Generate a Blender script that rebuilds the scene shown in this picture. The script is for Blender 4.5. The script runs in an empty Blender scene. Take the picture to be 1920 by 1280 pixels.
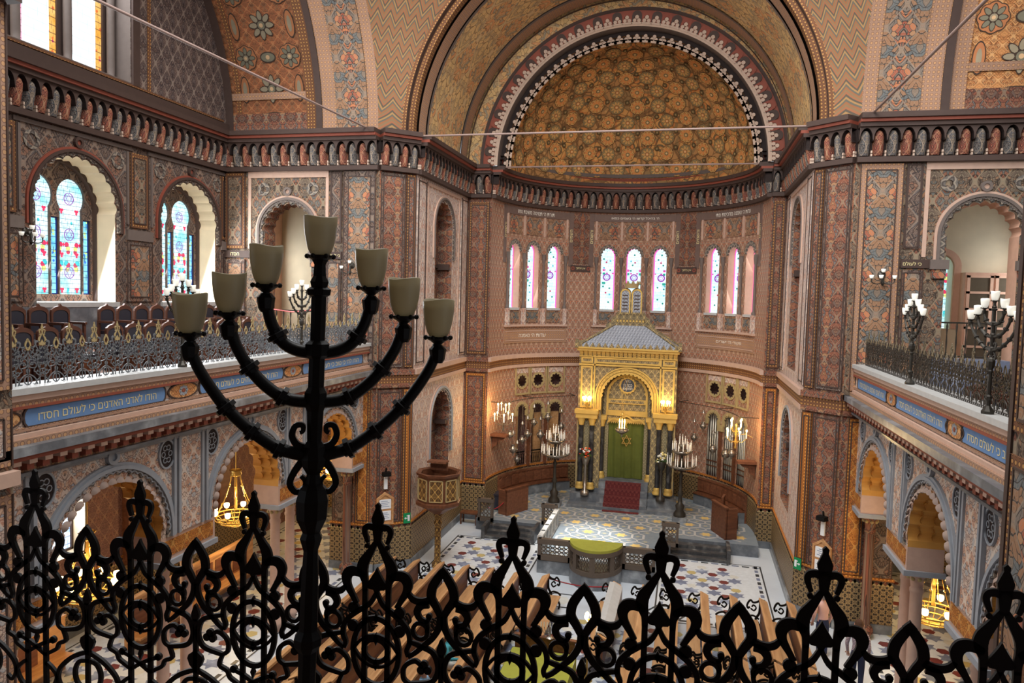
import bpy, bmesh, math, random
from mathutils import Vector, Matrix
from mathutils.geometry import tessellate_polygon
S=1.4            # metres per plan unit
EYE=6.4; C=-1.9; XA=-1.75; YA=20.0; RA=3.7
PI=math.pi
rnd=random.Random(7)
sc=bpy.context.scene
COL=sc.collection
def lin(c):
    o=[]
    for v in c[:3]:
        v=v/255.0
        o.append(v/12.92 if v<=.04045 else ((v+.055)/1.055)**2.4)
    return (o[0],o[1],o[2],1)
# ------------------------------------------------------------------ nodes
class G:
    def __init__(s,name,rough=.7,metal=0.,spec=.3):
        s.mat=bpy.data.materials.new(name); s.mat.use_nodes=True
        s.t=s.mat.node_tree; s.N=s.t.nodes; s.L=s.t.links
        s.b=s.N['Principled BSDF']
        s.b.inputs['Roughness'].default_value=rough; s.b.inputs['Metallic'].default_value=metal
        s.b.inputs['Specular IOR Level'].default_value=spec
    def n(s,t,**k):
        x=s.N.new(t)
        for a,v in k.items(): setattr(x,a,v)
        return x
    def put(s,sock,v):
        if isinstance(v,bpy.types.NodeSocket): s.L.new(v,sock)
        else: sock.default_value=v
    def m(s,op,a,b=None,c=None):
        x=s.n('ShaderNodeMath',operation=op)
        for i,v in enumerate((a,b,c)):
            if v is not None: s.put(x.inputs[i],v)
        return x.outputs[0]
    def mix(s,f,a,b,blend='MIX'):
        x=s.n('ShaderNodeMix',data_type='RGBA',blend_type=blend)
        s.put(x.inputs[0],f); s.put(x.inputs[6],a); s.put(x.inputs[7],b)
        return x.outputs[2]
    def ramp(s,f,stops,interp='CONSTANT'):
        x=s.n('ShaderNodeValToRGB'); r=x.color_ramp; r.interpolation=interp
        while len(r.elements)<len(stops): r.elements.new(.5)
        for e,(p,c) in zip(r.elements,stops): e.position=p; e.color=c
        s.put(x.inputs[0],f); return x.outputs[0]
    def uv(s):
        x=s.n('ShaderNodeUVMap'); y=s.n('ShaderNodeSeparateXYZ'); s.L.new(x.outputs[0],y.inputs[0])
        return y.outputs[0],y.outputs[1]
    def obj(s):
        return s.n('ShaderNodeTexCoord').outputs['Object']
    def vec(s,x,y,z=0.):
        c=s.n('ShaderNodeCombineXYZ'); s.put(c.inputs[0],x); s.put(c.inputs[1],y); s.put(c.inputs[2],z); return c.outputs[0]
    def vor(s,v,scale,feature='F1'):
        x=s.n('ShaderNodeTexVoronoi',feature=feature); s.L.new(v,x.inputs['Vector']); x.inputs['Scale'].default_value=scale
        return x
    def noise(s,v,scale,detail=3.):
        x=s.n('ShaderNodeTexNoise'); 
        if v is not None: s.L.new(v,x.inputs['Vector'])
        x.inputs['Scale'].default_value=scale; x.inputs['Detail'].default_value=detail
        return x.outputs[0]
    def wear(s,col,amt=.25,scale=.9):
        n=s.noise(s.obj(),scale,4.)
        f=s.m('MULTIPLY_ADD',n,amt*2,1-amt)
        return s.mix(1.,col,s.vec(f,f,f),'MULTIPLY')
    def color(s,c): s.put(s.b.inputs['Base Color'],c); return s
    def bump(s,h,st=.3,d=.02):
        x=s.n('ShaderNodeBump'); s.put(x.inputs['Height'],h); x.inputs['Strength'].default_value=st; x.inputs['Distance'].default_value=d
        s.L.new(x.outputs[0],s.b.inputs['Normal'])
    def emit(s,col,st):
        s.put(s.b.inputs['Emission Color'],col); s.b.inputs['Emission Strength'].default_value=st
MC={}
def plain(name,c,rough=.6,metal=0.,spec=.3,wear=.15,scale=6.):
    if name in MC: return MC[name]
    g=G(name,rough,metal,spec); g.color(g.wear(lin(c),wear,scale) if wear else lin(c)); MC[name]=g.mat; return g.mat
def glow(name,c,st,base=(255,255,255)):
    g=G(name,.4); g.color(lin(base)); g.emit(lin(c),st); MC[name]=g.mat; return g.mat
def arab(name,su,sv,A,B,line,line2,k=4.,seed=0.,rough=.75,warp=.06,lw=.05,wear=.2,lat=.14,off=0.):
    """mirror-symmetric painted foliage: two palettes inside / outside an ogee lattice"""
    g=G(name,rough,0.,.25)
    u,v=g.uv()
    x=g.m('MULTIPLY_ADD',u,1/su,off); y=g.m('MULTIPLY',v,1/sv)
    px=g.m('PINGPONG',x,.5); py=g.m('PINGPONG',y,.5)
    wx=g.m('MULTIPLY_ADD',g.m('SINE',g.m('MULTIPLY',y,4*PI)),warp,px)
    wy=g.m('MULTIPLY_ADD',g.m('COSINE',g.m('MULTIPLY',x,4*PI)),warp,py)
    p=g.vec(g.m('ADD',wx,seed),g.m('MULTIPLY',wy,sv/su),0.)
    vo=g.vor(p,k*2.); ed=g.vor(p,k*2.,'DISTANCE_TO_EDGE')
    sp=g.n('ShaderNodeSeparateColor'); g.L.new(vo.outputs['Color'],sp.inputs[0]); r=sp.outputs[0]
    la=g.m('ADD',g.m('COSINE',g.m('MULTIPLY',x,2*PI)),g.m('COSINE',g.m('MULTIPLY',y,2*PI)))
    st=lambda P:[(i/len(P),lin(c)) for i,c in enumerate(P)]
    a=g.ramp(r,st(A)); b=g.ramp(r,st(B))
    col=g.mix(g.m('GREATER_THAN',la,0.),a,b)
    pet=g.m('LESS_THAN',g.m('PINGPONG',g.m('MULTIPLY',vo.outputs['Distance'],2.6),.5),.13)
    col=g.mix(g.m('MULTIPLY',pet,.55),col,lin(line2))
    col=g.mix(g.m('LESS_THAN',ed.outputs['Distance'],lw),col,lin(line))
    col=g.mix(g.m('MULTIPLY',g.m('LESS_THAN',g.m('ABSOLUTE',la),lat),.75),col,lin(line2))
    g.color(g.wear(col,wear)); g.bump(ed.outputs['Distance'],.25,.01); MC[name]=g.mat
    return g.mat
def rosette(name,scale,pal,line,k2=5.,wear=.2):
    """round medallions of several sizes, for curved vault surfaces"""
    g=G(name,.75,0.,.25); p=g.obj()
    v1=g.vor(p,scale,'SMOOTH_F1'); v1.inputs['Smoothness'].default_value=.15
    v2=g.vor(p,scale*k2*.5); e2=g.vor(p,scale*k2*.5,'DISTANCE_TO_EDGE'); e1=g.vor(p,scale,'DISTANCE_TO_EDGE')
    d=v1.outputs['Distance']
    sp=g.n('ShaderNodeSeparateColor'); g.L.new(v2.outputs['Color'],sp.inputs[0])
    dd=g.m('ADD',d,g.m('MULTIPLY_ADD',sp.outputs[0],.16,-.08))
    c=g.ramp(dd,[(0.,lin(pal[0])),(.08,lin(pal[1])),(.2,lin(pal[2])),(.27,lin(pal[3])),(.42,lin(pal[1])),(.5,lin(pal[4])),(.62,lin(pal[5]))])
    c=g.mix(g.m('MULTIPLY',g.m('LESS_THAN',e2.outputs['Distance'],.05),.65),c,lin(line))
    c=g.mix(g.m('MULTIPLY',g.m('LESS_THAN',e1.outputs['Distance'],.035),.7),c,lin(line))
    hl=g.m('LESS_THAN',v2.outputs['Distance'],.14)
    c=g.mix(g.m('MULTIPLY',hl,.4),c,lin(pal[6]))
    g.color(g.wear(c,wear)); g.bump(e2.outputs['Distance'],.3,.02); MC[name]=g.mat; return g.mat
def border(name,p,base,dot,dark,wear=.2):
    g=G(name,.7,0.,.25); u,v=g.uv()
    fx=g.m('SUBTRACT',g.m('FRACT',g.m('MULTIPLY',u,1/p)),.5); fy=g.m('SUBTRACT',g.m('FRACT',g.m('MULTIPLY',v,1/p)),.5)
    d=g.m('SQRT',g.m('ADD',g.m('MULTIPLY',fx,fx),g.m('MULTIPLY',fy,fy)))
    c=g.ramp(d,[(0.,lin(dot)),(.26,lin(dark)),(.36,lin(base))]); g.color(g.wear(c,wear)); MC[name]=g.mat; return g.mat
def zigzag(name,p,q,cols,wear=.2):
    g=G(name,.7,0.,.25); u,v=g.uv()
    t=g.m('FRACT',g.m('ADD',g.m('MULTIPLY',v,1/p),g.m('MULTIPLY',g.m('PINGPONG',g.m('MULTIPLY',u,1/q),.5),1.6)))
    c=g.ramp(t,[(i/len(cols),lin(x)) for i,x in enumerate(cols)]); g.color(g.wear(c,wear)); MC[name]=g.mat; return g.mat
def dado(name,p,gold,dark,rough=.45):
    g=G(name,rough,0.,.4); u,v=g.uv()
    x=g.m('SUBTRACT',g.m('PINGPONG',g.m('MULTIPLY',u,1/p),.5),.25); y=g.m('SUBTRACT',g.m('PINGPONG',g.m('MULTIPLY',v,1/p),.5),.25)
    ln=lambda a,b:g.m('SQRT',g.m('ADD',g.m('MULTIPLY',a,a),g.m('MULTIPLY',b,b)))
    d0=ln(x,y); x2=g.m('SUBTRACT',g.m('ABSOLUTE',x),.25); y2=g.m('SUBTRACT',g.m('ABSOLUTE',y),.25); d1=ln(x2,y); d2=ln(x,y2)
    r=lambda d,a,w:g.m('LESS_THAN',g.m('ABSOLUTE',g.m('SUBTRACT',d,a)),w)
    f=g.m('MAXIMUM',g.m('MAXIMUM',r(d0,.17,.022),r(d1,.17,.022)),g.m('MAXIMUM',r(d2,.17,.022),r(g.m('SUBTRACT',g.m('ABSOLUTE',x),g.m('ABSOLUTE',y)),0.,.016)))
    c=g.mix(f,lin(dark),lin(gold)); g.color(g.wear(c,.25)); MC[name]=g.mat; return g.mat
def marble(name,a,b,c,scale=2.5,rough=.3,spec=.4):
    g=G(name,rough,0.,spec); p=g.obj(); n=g.noise(p,scale,6.); n2=g.noise(p,scale*.35,5.)
    t=g.m('ADD',g.m('MULTIPLY',n,.6),g.m('MULTIPLY',n2,.4))
    g.color(g.ramp(t,[(.3,lin(a)),(.48,lin(b)),(.56,lin(a)),(.66,lin(c))],'LINEAR')); MC[name]=g.mat; return g.mat
def wood(name,a,b,scale=3.,rough=.45,stretch=(1,.12,1)):
    g=G(name,rough,0.,.35); mp=g.n('ShaderNodeMapping'); g.L.new(g.obj(),mp.inputs[0]); mp.inputs['Scale'].default_value=stretch
    n=g.noise(mp.outputs[0],scale*4,5.); g.color(g.ramp(n,[(.3,lin(a)),(.7,lin(b))],'LINEAR')); MC[name]=g.mat; return g.mat
def glassmat(name,base,blobs,lead,pu,pv,st,vs=4.,thr=.55):
    """leaded stained glass lit from outside"""
    g=G(name,.2); u,v=g.uv()
    p=g.vec(g.m('PINGPONG',u,.18),v)
    vo=g.vor(p,vs*2); sp=g.n('ShaderNodeSeparateColor'); g.L.new(vo.outputs['Color'],sp.inputs[0])
    blob=g.ramp(sp.outputs[1],[(i/len(blobs),lin(b)) for i,b in enumerate(blobs)])
    f=g.m('MULTIPLY',g.m('GREATER_THAN',sp.outputs[0],thr),g.m('LESS_THAN',vo.outputs['Distance'],.42))
    nb=g.noise(g.vec(u,v),3.,2.)
    bs=g.ramp(nb,[(.35,lin(base[0])),(.65,lin(base[1]))],'LINEAR')
    c=g.mix(f,bs,blob)
    row=g.m('MULTIPLY',v,1/pv); sh=g.m('MULTIPLY',g.m('FLOOR',row),.37)
    l1=g.m('LESS_THAN',g.m('ABSOLUTE',g.m('SUBTRACT',g.m('FRACT',row),.5)),.055)
    l2=g.m('LESS_THAN',g.m('ABSOLUTE',g.m('SUBTRACT',g.m('FRACT',g.m('ADD',g.m('MULTIPLY',u,1/pu),sh)),.5)),.03)
    c=g.mix(g.m('MULTIPLY',g.m('MAXIMUM',l1,l2),.8),c,lin(lead))
    g.color(lin((20,20,20))); g.emit(c,st); MC[name]=g.mat; return g.mat
# ------------------------------------------------------------------ mesh builder
class MB:
    def __init__(s): s.v=[];s.f=[];s.mi=[];s.uv=[];s.sm=[]
    def face(s,pts,uv=None,m=0,smooth=False):
        i=len(s.v); s.v+= [tuple(p) for p in pts]; s.f.append(tuple(range(i,i+len(pts)))); s.mi.append(m); s.uv.append(uv); s.sm.append(smooth)
    def idx(s,vs,faces,m=0,smooth=False,uvs=None):
        i=len(s.v); s.v+=[tuple(p) for p in vs]
        for k,f in enumerate(faces):
            s.f.append(tuple(i+j for j in f)); s.mi.append(m); s.uv.append(uvs[k] if uvs else None); s.sm.append(smooth)
    def grid(s,rows,m=0,smooth=True,cu=False,cv=False,uvf=None):
        nr=len(rows); nc=len(rows[0]); vs=[p for r in rows for p in r]; F=[];U=[]
        for i in range(nr if cv else nr-1):
            for j in range(nc if cu else nc-1):
                i2=(i+1)%nr; j2=(j+1)%nc
                F.append((i*nc+j,i*nc+j2,i2*nc+j2,i2*nc+j))
                if uvf: U.append([uvf(i,j),uvf(i,j+1),uvf(i+1,j+1),uvf(i+1,j)])
        s.idx(vs,F,m,smooth,U if uvf else None)
    def box(s,x0,x1,y0,y1,z0,z1,m=0):
        P=[(x0,y0,z0),(x1,y0,z0),(x1,y1,z0),(x0,y1,z0),(x0,y0,z1),(x1,y0,z1),(x1,y1,z1),(x0,y1,z1)]
        s.idx(P,[(0,3,2,1),(4,5,6,7),(0,1,5,4),(1,2,6,5),(2,3,7,6),(3,0,4,7)],m)
    def fbox(s,fr,u0,u1,v0,v1,d0,d1,m=0,seg=1):
        for k in range(seg):
            a=u0+(u1-u0)*k/seg; b=u0+(u1-u0)*(k+1)/seg
            P=[fr(a,v0,d0),fr(b,v0,d0),fr(b,v0,d1),fr(a,v0,d1),fr(a,v1,d0),fr(b,v1,d0),fr(b,v1,d1),fr(a,v1,d1)]
            uvs=[[(a,d0),(b,d0),(b,d1),(a,d1)],[(a,d0),(b,d0),(b,d1),(a,d1)],[(a,v0),(b,v0),(b,v1),(a,v1)],[(d0,v0),(d1,v0),(d1,v1),(d0,v1)],[(b,v0),(a,v0),(a,v1),(b,v1)],[(d1,v0),(d0,v0),(d0,v1),(d1,v1)]]
            F=[(0,1,2,3),(4,5,6,7),(0,1,5,4),(1,2,6,5),(2,3,7,6),(3,0,4,7)]
            if seg>1:
                keep=[0,1,2,4]+([5] if k==0 else [])+([3] if k==seg-1 else [])
                F=[F[i] for i in keep]; uvs=[uvs[i] for i in keep]
            s.idx(P,F,m,False,uvs)
    def prism(s,fr,pts,d0,d1,m=0):
        """flat outline (u,v) given a thickness"""
        s.panel(fr,pts,[],d1,m); s.panel(fr,pts,[],d0,m); s.strip(fr,pts,d0,d1,m,True)
    def panel(s,fr,outer,holes=(),d=0.,m=0):
        loops=[[Vector((p[0],p[1],0)) for p in l] for l in [outer]+list(holes)]
        flat=[p for l in loops for p in l]
        T=tessellate_polygon(loops)
        s.idx([fr(p.x,p.y,d) for p in flat],T,m,False,[[(flat[i].x,flat[i].y) for i in t] for t in T])
    def strip(s,fr,pts,d0,d1,m=0,closed=False,smooth=False):
        n=len(pts); L=[0.]
        for i in range(n): a=pts[i];b=pts[(i+1)%n]; L.append(L[-1]+math.hypot(b[0]-a[0],b[1]-a[1]))
        for i in range(n if closed else n-1):
            a=pts[i];b=pts[(i+1)%n]
            s.face([fr(a[0],a[1],d0),fr(b[0],b[1],d0),fr(b[0],b[1],d1),fr(a[0],a[1],d1)],[(L[i],d0),(L[i+1],d0),(L[i+1],d1),(L[i],d1)],m,smooth)
    def band(s,fr,A,B,d,m=0,d2=None,uvs=True):
        """flat band between two outlines"""
        L=0.
        for i in range(len(A)-1):
            l2=L+math.dist(A[i],A[i+1]); w=math.dist(A[i],B[i])
            s.face([fr(A[i][0],A[i][1],d),fr(A[i+1][0],A[i+1][1],d),fr(B[i+1][0],B[i+1][1],d if d2 is None else d2),fr(B[i][0],B[i][1],d if d2 is None else d2)],[(L,0),(l2,0),(l2,w),(L,w)],m); L=l2
    def mould(s,fr,A,B,d0,d1,m=0):
        """raised moulding between outlines A and B"""
        s.band(fr,A,B,d1,m); s.strip(fr,A,d0,d1,m); s.strip(fr,B,d0,d1,m)
    def ribbon(s,fr,pts,w,t,m=0,closed=False):
        n=len(pts); ws=w if isinstance(w,(list,tuple)) else [w]*n; A=[];B=[]
        for i in range(n):
            a=pts[i-1] if (i>0 or closed) else pts[i]; b=pts[(i+1)%n] if (i<n-1 or closed) else pts[i]
            dx=b[0]-a[0];dy=b[1]-a[1];l=math.hypot(dx,dy) or 1; nx=-dy/l;ny=dx/l; h=ws[i]/2
            A.append((pts[i][0]+nx*h,pts[i][1]+ny*h)); B.append((pts[i][0]-nx*h,pts[i][1]-ny*h))
        vs=[];F=[]
        for a,b in zip(A,B): vs+=[fr(a[0],a[1],-t/2),fr(b[0],b[1],-t/2),fr(b[0],b[1],t/2),fr(a[0],a[1],t/2)]
        for i in range(n if closed else n-1):
            j=(i+1)%n
            for k in range(4): F.append((i*4+k,i*4+(k+1)%4,j*4+(k+1)%4,j*4+k))
        if not closed: F+=[(0,1,2,3),((n-1)*4+3,(n-1)*4+2,(n-1)*4+1,(n-1)*4)]
        s.idx(vs,F,m)
    def lathe(s,prof,n=16,c=(0,0,0),m=0,smooth=True,M=None,a0=0,a1=2*PI,sx=1,sy=1):
        full=abs(a1-a0-2*PI)<1e-6; k=n if full else n+1; rows=[]
        for r,z in prof:
            row=[]
            for j in range(k):
                a=a0+(a1-a0)*j/n; p=Vector((r*math.cos(a)*sx,r*math.sin(a)*sy,z))
                row.append((M@p if M else p)+Vector(c))
            rows.append(row)
        s.grid(rows,m,smooth,cu=full,uvf=lambda i,j:(j*.05,i*.05))
    def tube(s,pts,r,n=8,m=0,smooth=True,caps=True,closed=False):
        P=[Vector(p) for p in pts]; N=len(P); rs=r if isinstance(r,(list,tuple)) else [r]*N; rows=[]; up=None
        for i in range(N):
            a=P[i-1] if (i>0 or closed) else P[i]; b=P[(i+1)%N] if (i<N-1 or closed) else P[i]
            t=(b-a).normalized() if (b-a).length>1e-9 else Vector((0,0,1))
            if up is None: up=Vector((0,0,1)) if abs(t.z)<.9 else Vector((1,0,0))
            x=t.cross(up); x=x.normalized() if x.length>1e-6 else t.orthogonal().normalized(); y=x.cross(t).normalized(); up=y
            rows.append([P[i]+(x*math.cos(2*PI*j/n)+y*math.sin(2*PI*j/n))*rs[i] for j in range(n)])
        i0=len(s.v); s.grid(rows,m,smooth,cu=True,cv=closed)
        if caps and not closed:
            for row in (rows[0],rows[-1]): s.face(row,None,m)
    def ball(s,c,r,m=0,n=10,sz=1.):
        s.lathe([(r*math.sin(PI*i/n) if 0<i<n else 1e-5,-r*sz*math.cos(PI*i/n)) for i in range(n+1)],n+2,c,m)
    def build(s,name,mats,parent=None,kind=None,loc=None,**pr):
        me=bpy.data.meshes.new(name); me.from_pydata(s.v,[],s.f)
        for x in (mats if isinstance(mats,(list,tuple)) else [mats]): me.materials.append(x)
        ul=me.uv_layers.new(name='UVMap').data
        for k,p in enumerate(me.polygons):
            p.material_index=s.mi[k]; p.use_smooth=s.sm[k]; uv=s.uv[k]
            if uv is None:
                nn=p.normal; ax=abs(nn.x);ay=abs(nn.y);az=abs(nn.z)
                for li,vi in zip(p.loop_indices,p.vertices):
                    x,y,z=s.v[vi]; ul[li].uv=(x,y) if az>.7 else ((y,z) if ax>ay else (x,z))
            else:
                for li,q in zip(p.loop_indices,uv): ul[li].uv=q
        me.update()
        bm=bmesh.new(); bm.from_mesh(me); bmesh.ops.recalc_face_normals(bm,faces=bm.faces); bm.to_mesh(me); bm.free()
        o=bpy.data.objects.new(name,me); COL.objects.link(o)
        if parent: o.parent=parent
        if kind: o['kind']=kind
        if loc: o.location=loc
        for a,b in pr.items(): o[a]=b
        return o
def tag(o,label,cat,group=None):
    o['label']=label; o['category']=cat
    if group: o['group']=group
    return o
def thing(name,label,cat,loc=(0,0,0),rz=0.,group=None):
    o=bpy.data.objects.new(name,None); COL.objects.link(o); o.empty_display_size=.1; o.location=loc; o.rotation_euler=(0,0,rz)
    return tag(o,label,cat,group)
def dup(root,loc,rz=None,label=None,group=None):
    def rec(o,par):
        c=o.copy(); COL.objects.link(c)
        if par: c.parent=par
        for ch in list(o.children): rec(ch,c)
        return c
    r=rec(root,None); r.location=loc
    if rz is not None: r.rotation_euler=(0,0,rz)
    if label: r['label']=label
    if group: r['group']=group
    return r
TN=[0]
def trim(mb,mats,base='trim'):
    TN[0]+=1; return mb.build('%s_%d'%(base,TN[0]),mats,None,'structure')
# frames: fr(u,v,d) -> world point
def frame(o,U,N):
    o=Vector(o);U=Vector(U);N=Vector(N)
    return lambda u,v,d=0.:(o.x+U.x*u+N.x*d,o.y+U.y*u+N.y*d,o.z+v+U.z*u)
def wallframe(p0,p1,side=1):
    a=Vector((p0[0],p0[1],0));b=Vector((p1[0],p1[1],0)); U=(b-a).normalized(); N=Vector((U.y,-U.x,0))*side
    return frame(a,U,N),(b-a).length
LOC=lambda u,v,d=0.:(u,d,v)        # local upright plane
def mx(x): return 2*C-x
def apf(u,v,d=0.):
    a=u/RA; r=RA-d; return (XA+r*math.sin(a),YA+r*math.cos(a),v)
def spl(P,n=6,closed=False):
    out=[];N=len(P); g=lambda i:P[i%N] if closed else P[max(0,min(N-1,i))]
    for i in range(N if closed else N-1):
        a,b,c,d=g(i-1),g(i),g(i+1),g(i+2)
        for k in range(n):
            t=k/n; out.append(tuple(.5*(2*b[q]+(c[q]-a[q])*t+(2*a[q]-5*b[q]+4*c[q]-d[q])*t*t+(-a[q]+3*b[q]-3*c[q]+d[q])*t**3) for q in range(len(b))))
    if not closed: out.append(tuple(P[-1]))
    return out
def circ(cx,cy,r,n=20,ry=None,a0=0.,a1=2*PI,end=False):
    k=n+1 if end else n
    return [(cx+r*math.cos(a0+(a1-a0)*i/n),cy+(ry or r)*math.sin(a0+(a1-a0)*i/n)) for i in range(k)]
def archpts(cx,z0,zs,r,lobes=0,ld=0.,n=40,legs=True):
    P=[(cx-r,z0)] if legs else []
    m=max(n,lobes*6) if lobes else n
    for i in range(m+1):
        a=PI-PI*i/m; rr=r+ld*abs(math.sin(lobes*a))
        P.append((cx+rr*math.cos(a),zs+rr*math.sin(a)))
    if legs: P.append((cx+r,z0))
    return P
def foil(cx,cy,r,n,ld,m=60):
    return [(cx+(r+ld*abs(math.sin(n*a/2)))*math.cos(a),cy+(r+ld*abs(math.sin(n*a/2)))*math.sin(a)) for a in [2*PI*i/m for i in range(m)]]
def text(body,h,fr,u,v,d,mat,name,parent=None,kind=None,rot=False,rev=True,width=None,mirror=False,ext=.006):
    cu=bpy.data.curves.new(name,'FONT'); cu.body=body[::-1] if rev else body; cu.size=1.; cu.align_x='CENTER'; cu.align_y='CENTER'
    tmp=bpy.data.objects.new(name+'_src',cu); COL.objects.link(tmp)
    dg=bpy.context.evaluated_depsgraph_get(); me=bpy.data.meshes.new_from_object(tmp.evaluated_get(dg))
    bpy.data.objects.remove(tmp); 
    xs=[q.co.x for q in me.vertices]; ys=[q.co.y for q in me.vertices]
    if not xs: return None
    w=max(xs)-min(xs); hh=max(ys)-min(ys); cx=(max(xs)+min(xs))/2; cy=(max(ys)+min(ys))/2
    k=h/hh; kx=k if width is None else width/w
    mb=MB(); P=[]
    for q in me.vertices:
        a=(q.co.x-cx)*kx; b=(q.co.y-cy)*k
        if rot: a,b=-b,a
        if mirror: a=-a
        P.append((u+a,v+b))
    F=[tuple(p.vertices) for p in me.polygons]; q=[v_.co for v_ in me.vertices]; e=1e-3; i=0     # letters drawn as two crossing bars
    while i+7<len(q):
        if abs(q[i].x-q[i+1].x)<e and abs(q[i+2].x-q[i+3].x)<e and abs(q[i].y-q[i+3].y)<e and abs(q[i+1].y-q[i+2].y)<e and abs(q[i+1].y-q[i].y-.54)<.02 and abs(q[i+4].x-q[i+5].x)<e and abs(q[i+6].x-q[i+7].x)<e and abs(q[i+5].y-q[i+6].y)<e and abs(q[i+6].x-q[i+5].x-.49)<.03:
            F=[f_ for f_ in F if not any(i<=k<i+8 for k in f_)]+[(i,i+3,i+2,i+1),(i+4,i+7,i+6,i+5)]; i+=8
        else: i+=1
    mb.idx([fr(a,b,d) for a,b in P],F,0)
    bpy.data.meshes.remove(me)
    return mb.build(name,mat,parent,kind)
# ------------------------------------------------------------------ materials
M={}
DK=(58,42,36)
M['wallL']=arab('painted_wall_grey',.5,.62,[(104,88,80),(96,80,74),(120,98,84),(88,84,84)],[(112,92,80),(132,96,78),(90,84,84),(104,86,76)],(64,52,48),(142,124,110),3.2)
M['diaper']=arab('painted_wall_diaper',.34,.52,[(92,74,70),(100,82,74),(84,70,68)],[(104,84,78),(92,74,70),(84,72,72)],(66,54,52),(150,134,122),2.4,2.)
M['front']=arab('painted_front_wall',.46,.7,[(112,96,82),(96,96,92),(140,104,80),(104,88,76)],[(152,112,84),(124,100,86),(98,98,96),(134,86,68)],(66,54,46),(146,132,110),3.4,1.)
M['palm']=arab('palmette_panel',.62,.78,[(104,108,108),(128,112,98),(150,112,84),(96,100,102)],[(186,120,84),(160,92,70),(124,112,102),(176,132,96)],(66,60,56),(152,134,116),3.6,3.,lat=.09)
M['pila']=arab('painted_pilaster',.42,.56,[(112,78,64),(134,82,64),(106,86,78),(100,72,62)],[(148,92,68),(110,104,102),(130,82,66),(158,116,84)],(68,46,38),(146,122,100),3.4,4.,lat=.09)
M['pink']=arab('pale_pink_wall',.42,.5,[(206,180,164),(196,170,156),(214,190,176),(190,170,164)],[(200,160,142),(190,178,172),(208,180,164),(196,150,132)],(160,130,118),(220,206,192),3.,5.)
M['apse']=arab('apse_ogee_wall',.2,.3,[(164,122,98),(152,112,94),(172,132,106)],[(190,122,92),(176,110,86),(158,132,116)],(116,82,68),(190,162,138),2.6,6.,lat=.2)
M['vault']=arab('vault_ochre',1.1,1.4,[(214,178,122),(180,152,114),(222,184,126),(156,142,120)],[(220,172,114),(200,158,112),(150,140,122),(212,148,98)],(140,108,74),(220,190,142),4.2,7.,lat=.06,lw=.04)
M['span']=arab('spandrel_pink',.42,.5,[(200,176,158),(186,160,146),(172,170,170),(196,150,124)],[(206,166,138),(166,166,170),(210,186,168),(190,140,116)],(132,110,100),(222,206,190),3.4,8.)
M['orange']=arab('orange_pilaster',.3,.42,[(176,108,46),(160,92,40),(190,122,56)],[(196,126,56),(150,96,54),(180,100,44)],(110,66,34),(210,156,84),3.2,9.)
M['plum']=arab('aisle_wall',.3,.4,[(120,88,84),(112,82,80),(128,94,88)],[(132,96,86),(116,86,84),(124,88,80)],(92,66,64),(146,116,102),3.,10.)
M['gold']=arab('gold_arabesque',.22,.28,[(196,158,84),(136,108,66),(182,144,78)],[(206,170,94),(112,92,60),(164,130,72)],(84,66,38),(228,196,120),4.,11.)
M['intr']=plain('lamplit_intrados',(206,150,72),.6,scale=4.)  # warm light of the aisle lamps put into the intrados colour
M['goldgrey']=arab('gold_and_grey_arabesque',.2,.24,[(150,136,104),(104,98,92),(130,118,92)],[(170,150,108),(92,88,86),(140,124,96)],(70,62,52),(206,180,120),4.4,12.)
M['tile']=arab('spiral_inlay',.08,.1,[(70,64,54),(170,156,120)],[(56,52,46),(186,170,130)],(40,36,32),(200,184,140),3.,13.)
M['dome']=rosette('semidome_rosettes',1.15,[(136,112,76),(206,134,76),(116,100,72),(214,156,90),(156,122,80),(188,138,86),(214,180,120)],(110,80,52))
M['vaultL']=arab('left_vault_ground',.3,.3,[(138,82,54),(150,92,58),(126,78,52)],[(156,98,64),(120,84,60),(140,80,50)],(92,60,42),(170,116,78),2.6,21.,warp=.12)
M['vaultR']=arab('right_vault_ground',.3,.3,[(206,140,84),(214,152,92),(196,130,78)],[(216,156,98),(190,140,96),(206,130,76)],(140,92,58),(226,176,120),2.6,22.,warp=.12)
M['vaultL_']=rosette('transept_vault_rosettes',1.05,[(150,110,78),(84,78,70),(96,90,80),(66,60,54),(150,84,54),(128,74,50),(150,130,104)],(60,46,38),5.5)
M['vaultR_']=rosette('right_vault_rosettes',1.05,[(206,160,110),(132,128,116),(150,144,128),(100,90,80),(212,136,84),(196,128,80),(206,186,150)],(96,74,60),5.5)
M['dado']=dado('gold_star_dado',.25,(158,132,92),(48,39,30))
M['bord']=border('dotted_border',.07,(116,78,54),(180,132,78),(70,46,36))
M['pulp']=arab('pulpit_scrollwork',.16,.2,[(84,58,36),(70,46,28)],[(96,68,40),(76,50,30)],(60,38,24),(206,164,92),3.4,23.,lw=.03,lat=.2)
M['bordo']=border('dotted_orange_border',.07,(170,104,48),(216,150,70),(104,58,30))
M['bordp']=border('dotted_pale_border',.08,(164,130,108),(190,146,106),(126,94,80))
M['zig']=zigzag('zigzag_stripes',.3,.36,[(150,100,68),(102,98,86),(164,128,84),(92,84,72),(156,102,72),(134,110,80)])
M['zigg']=zigzag('scallop_stripes',.12,.14,[(110,104,98),(84,76,72),(150,138,124)])
M['moul']=plain('grey_moulding',(112,100,94),.6); M['mould_d']=plain('dark_moulding',(74,58,52),.6)
M['moulp']=plain('pink_moulding',(196,164,146),.6); M['mglb']=plain('blue_grey_moulding',(150,154,160),.55)
M['redm']=plain('red_painted_moulding',(140,74,58),.6)
M['ctr']=arab('corbel_red',.1,.16,[(140,74,60),(112,62,54)],[(160,100,74),(130,66,56)],(66,40,36),(180,140,110),2.5,14.)
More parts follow.
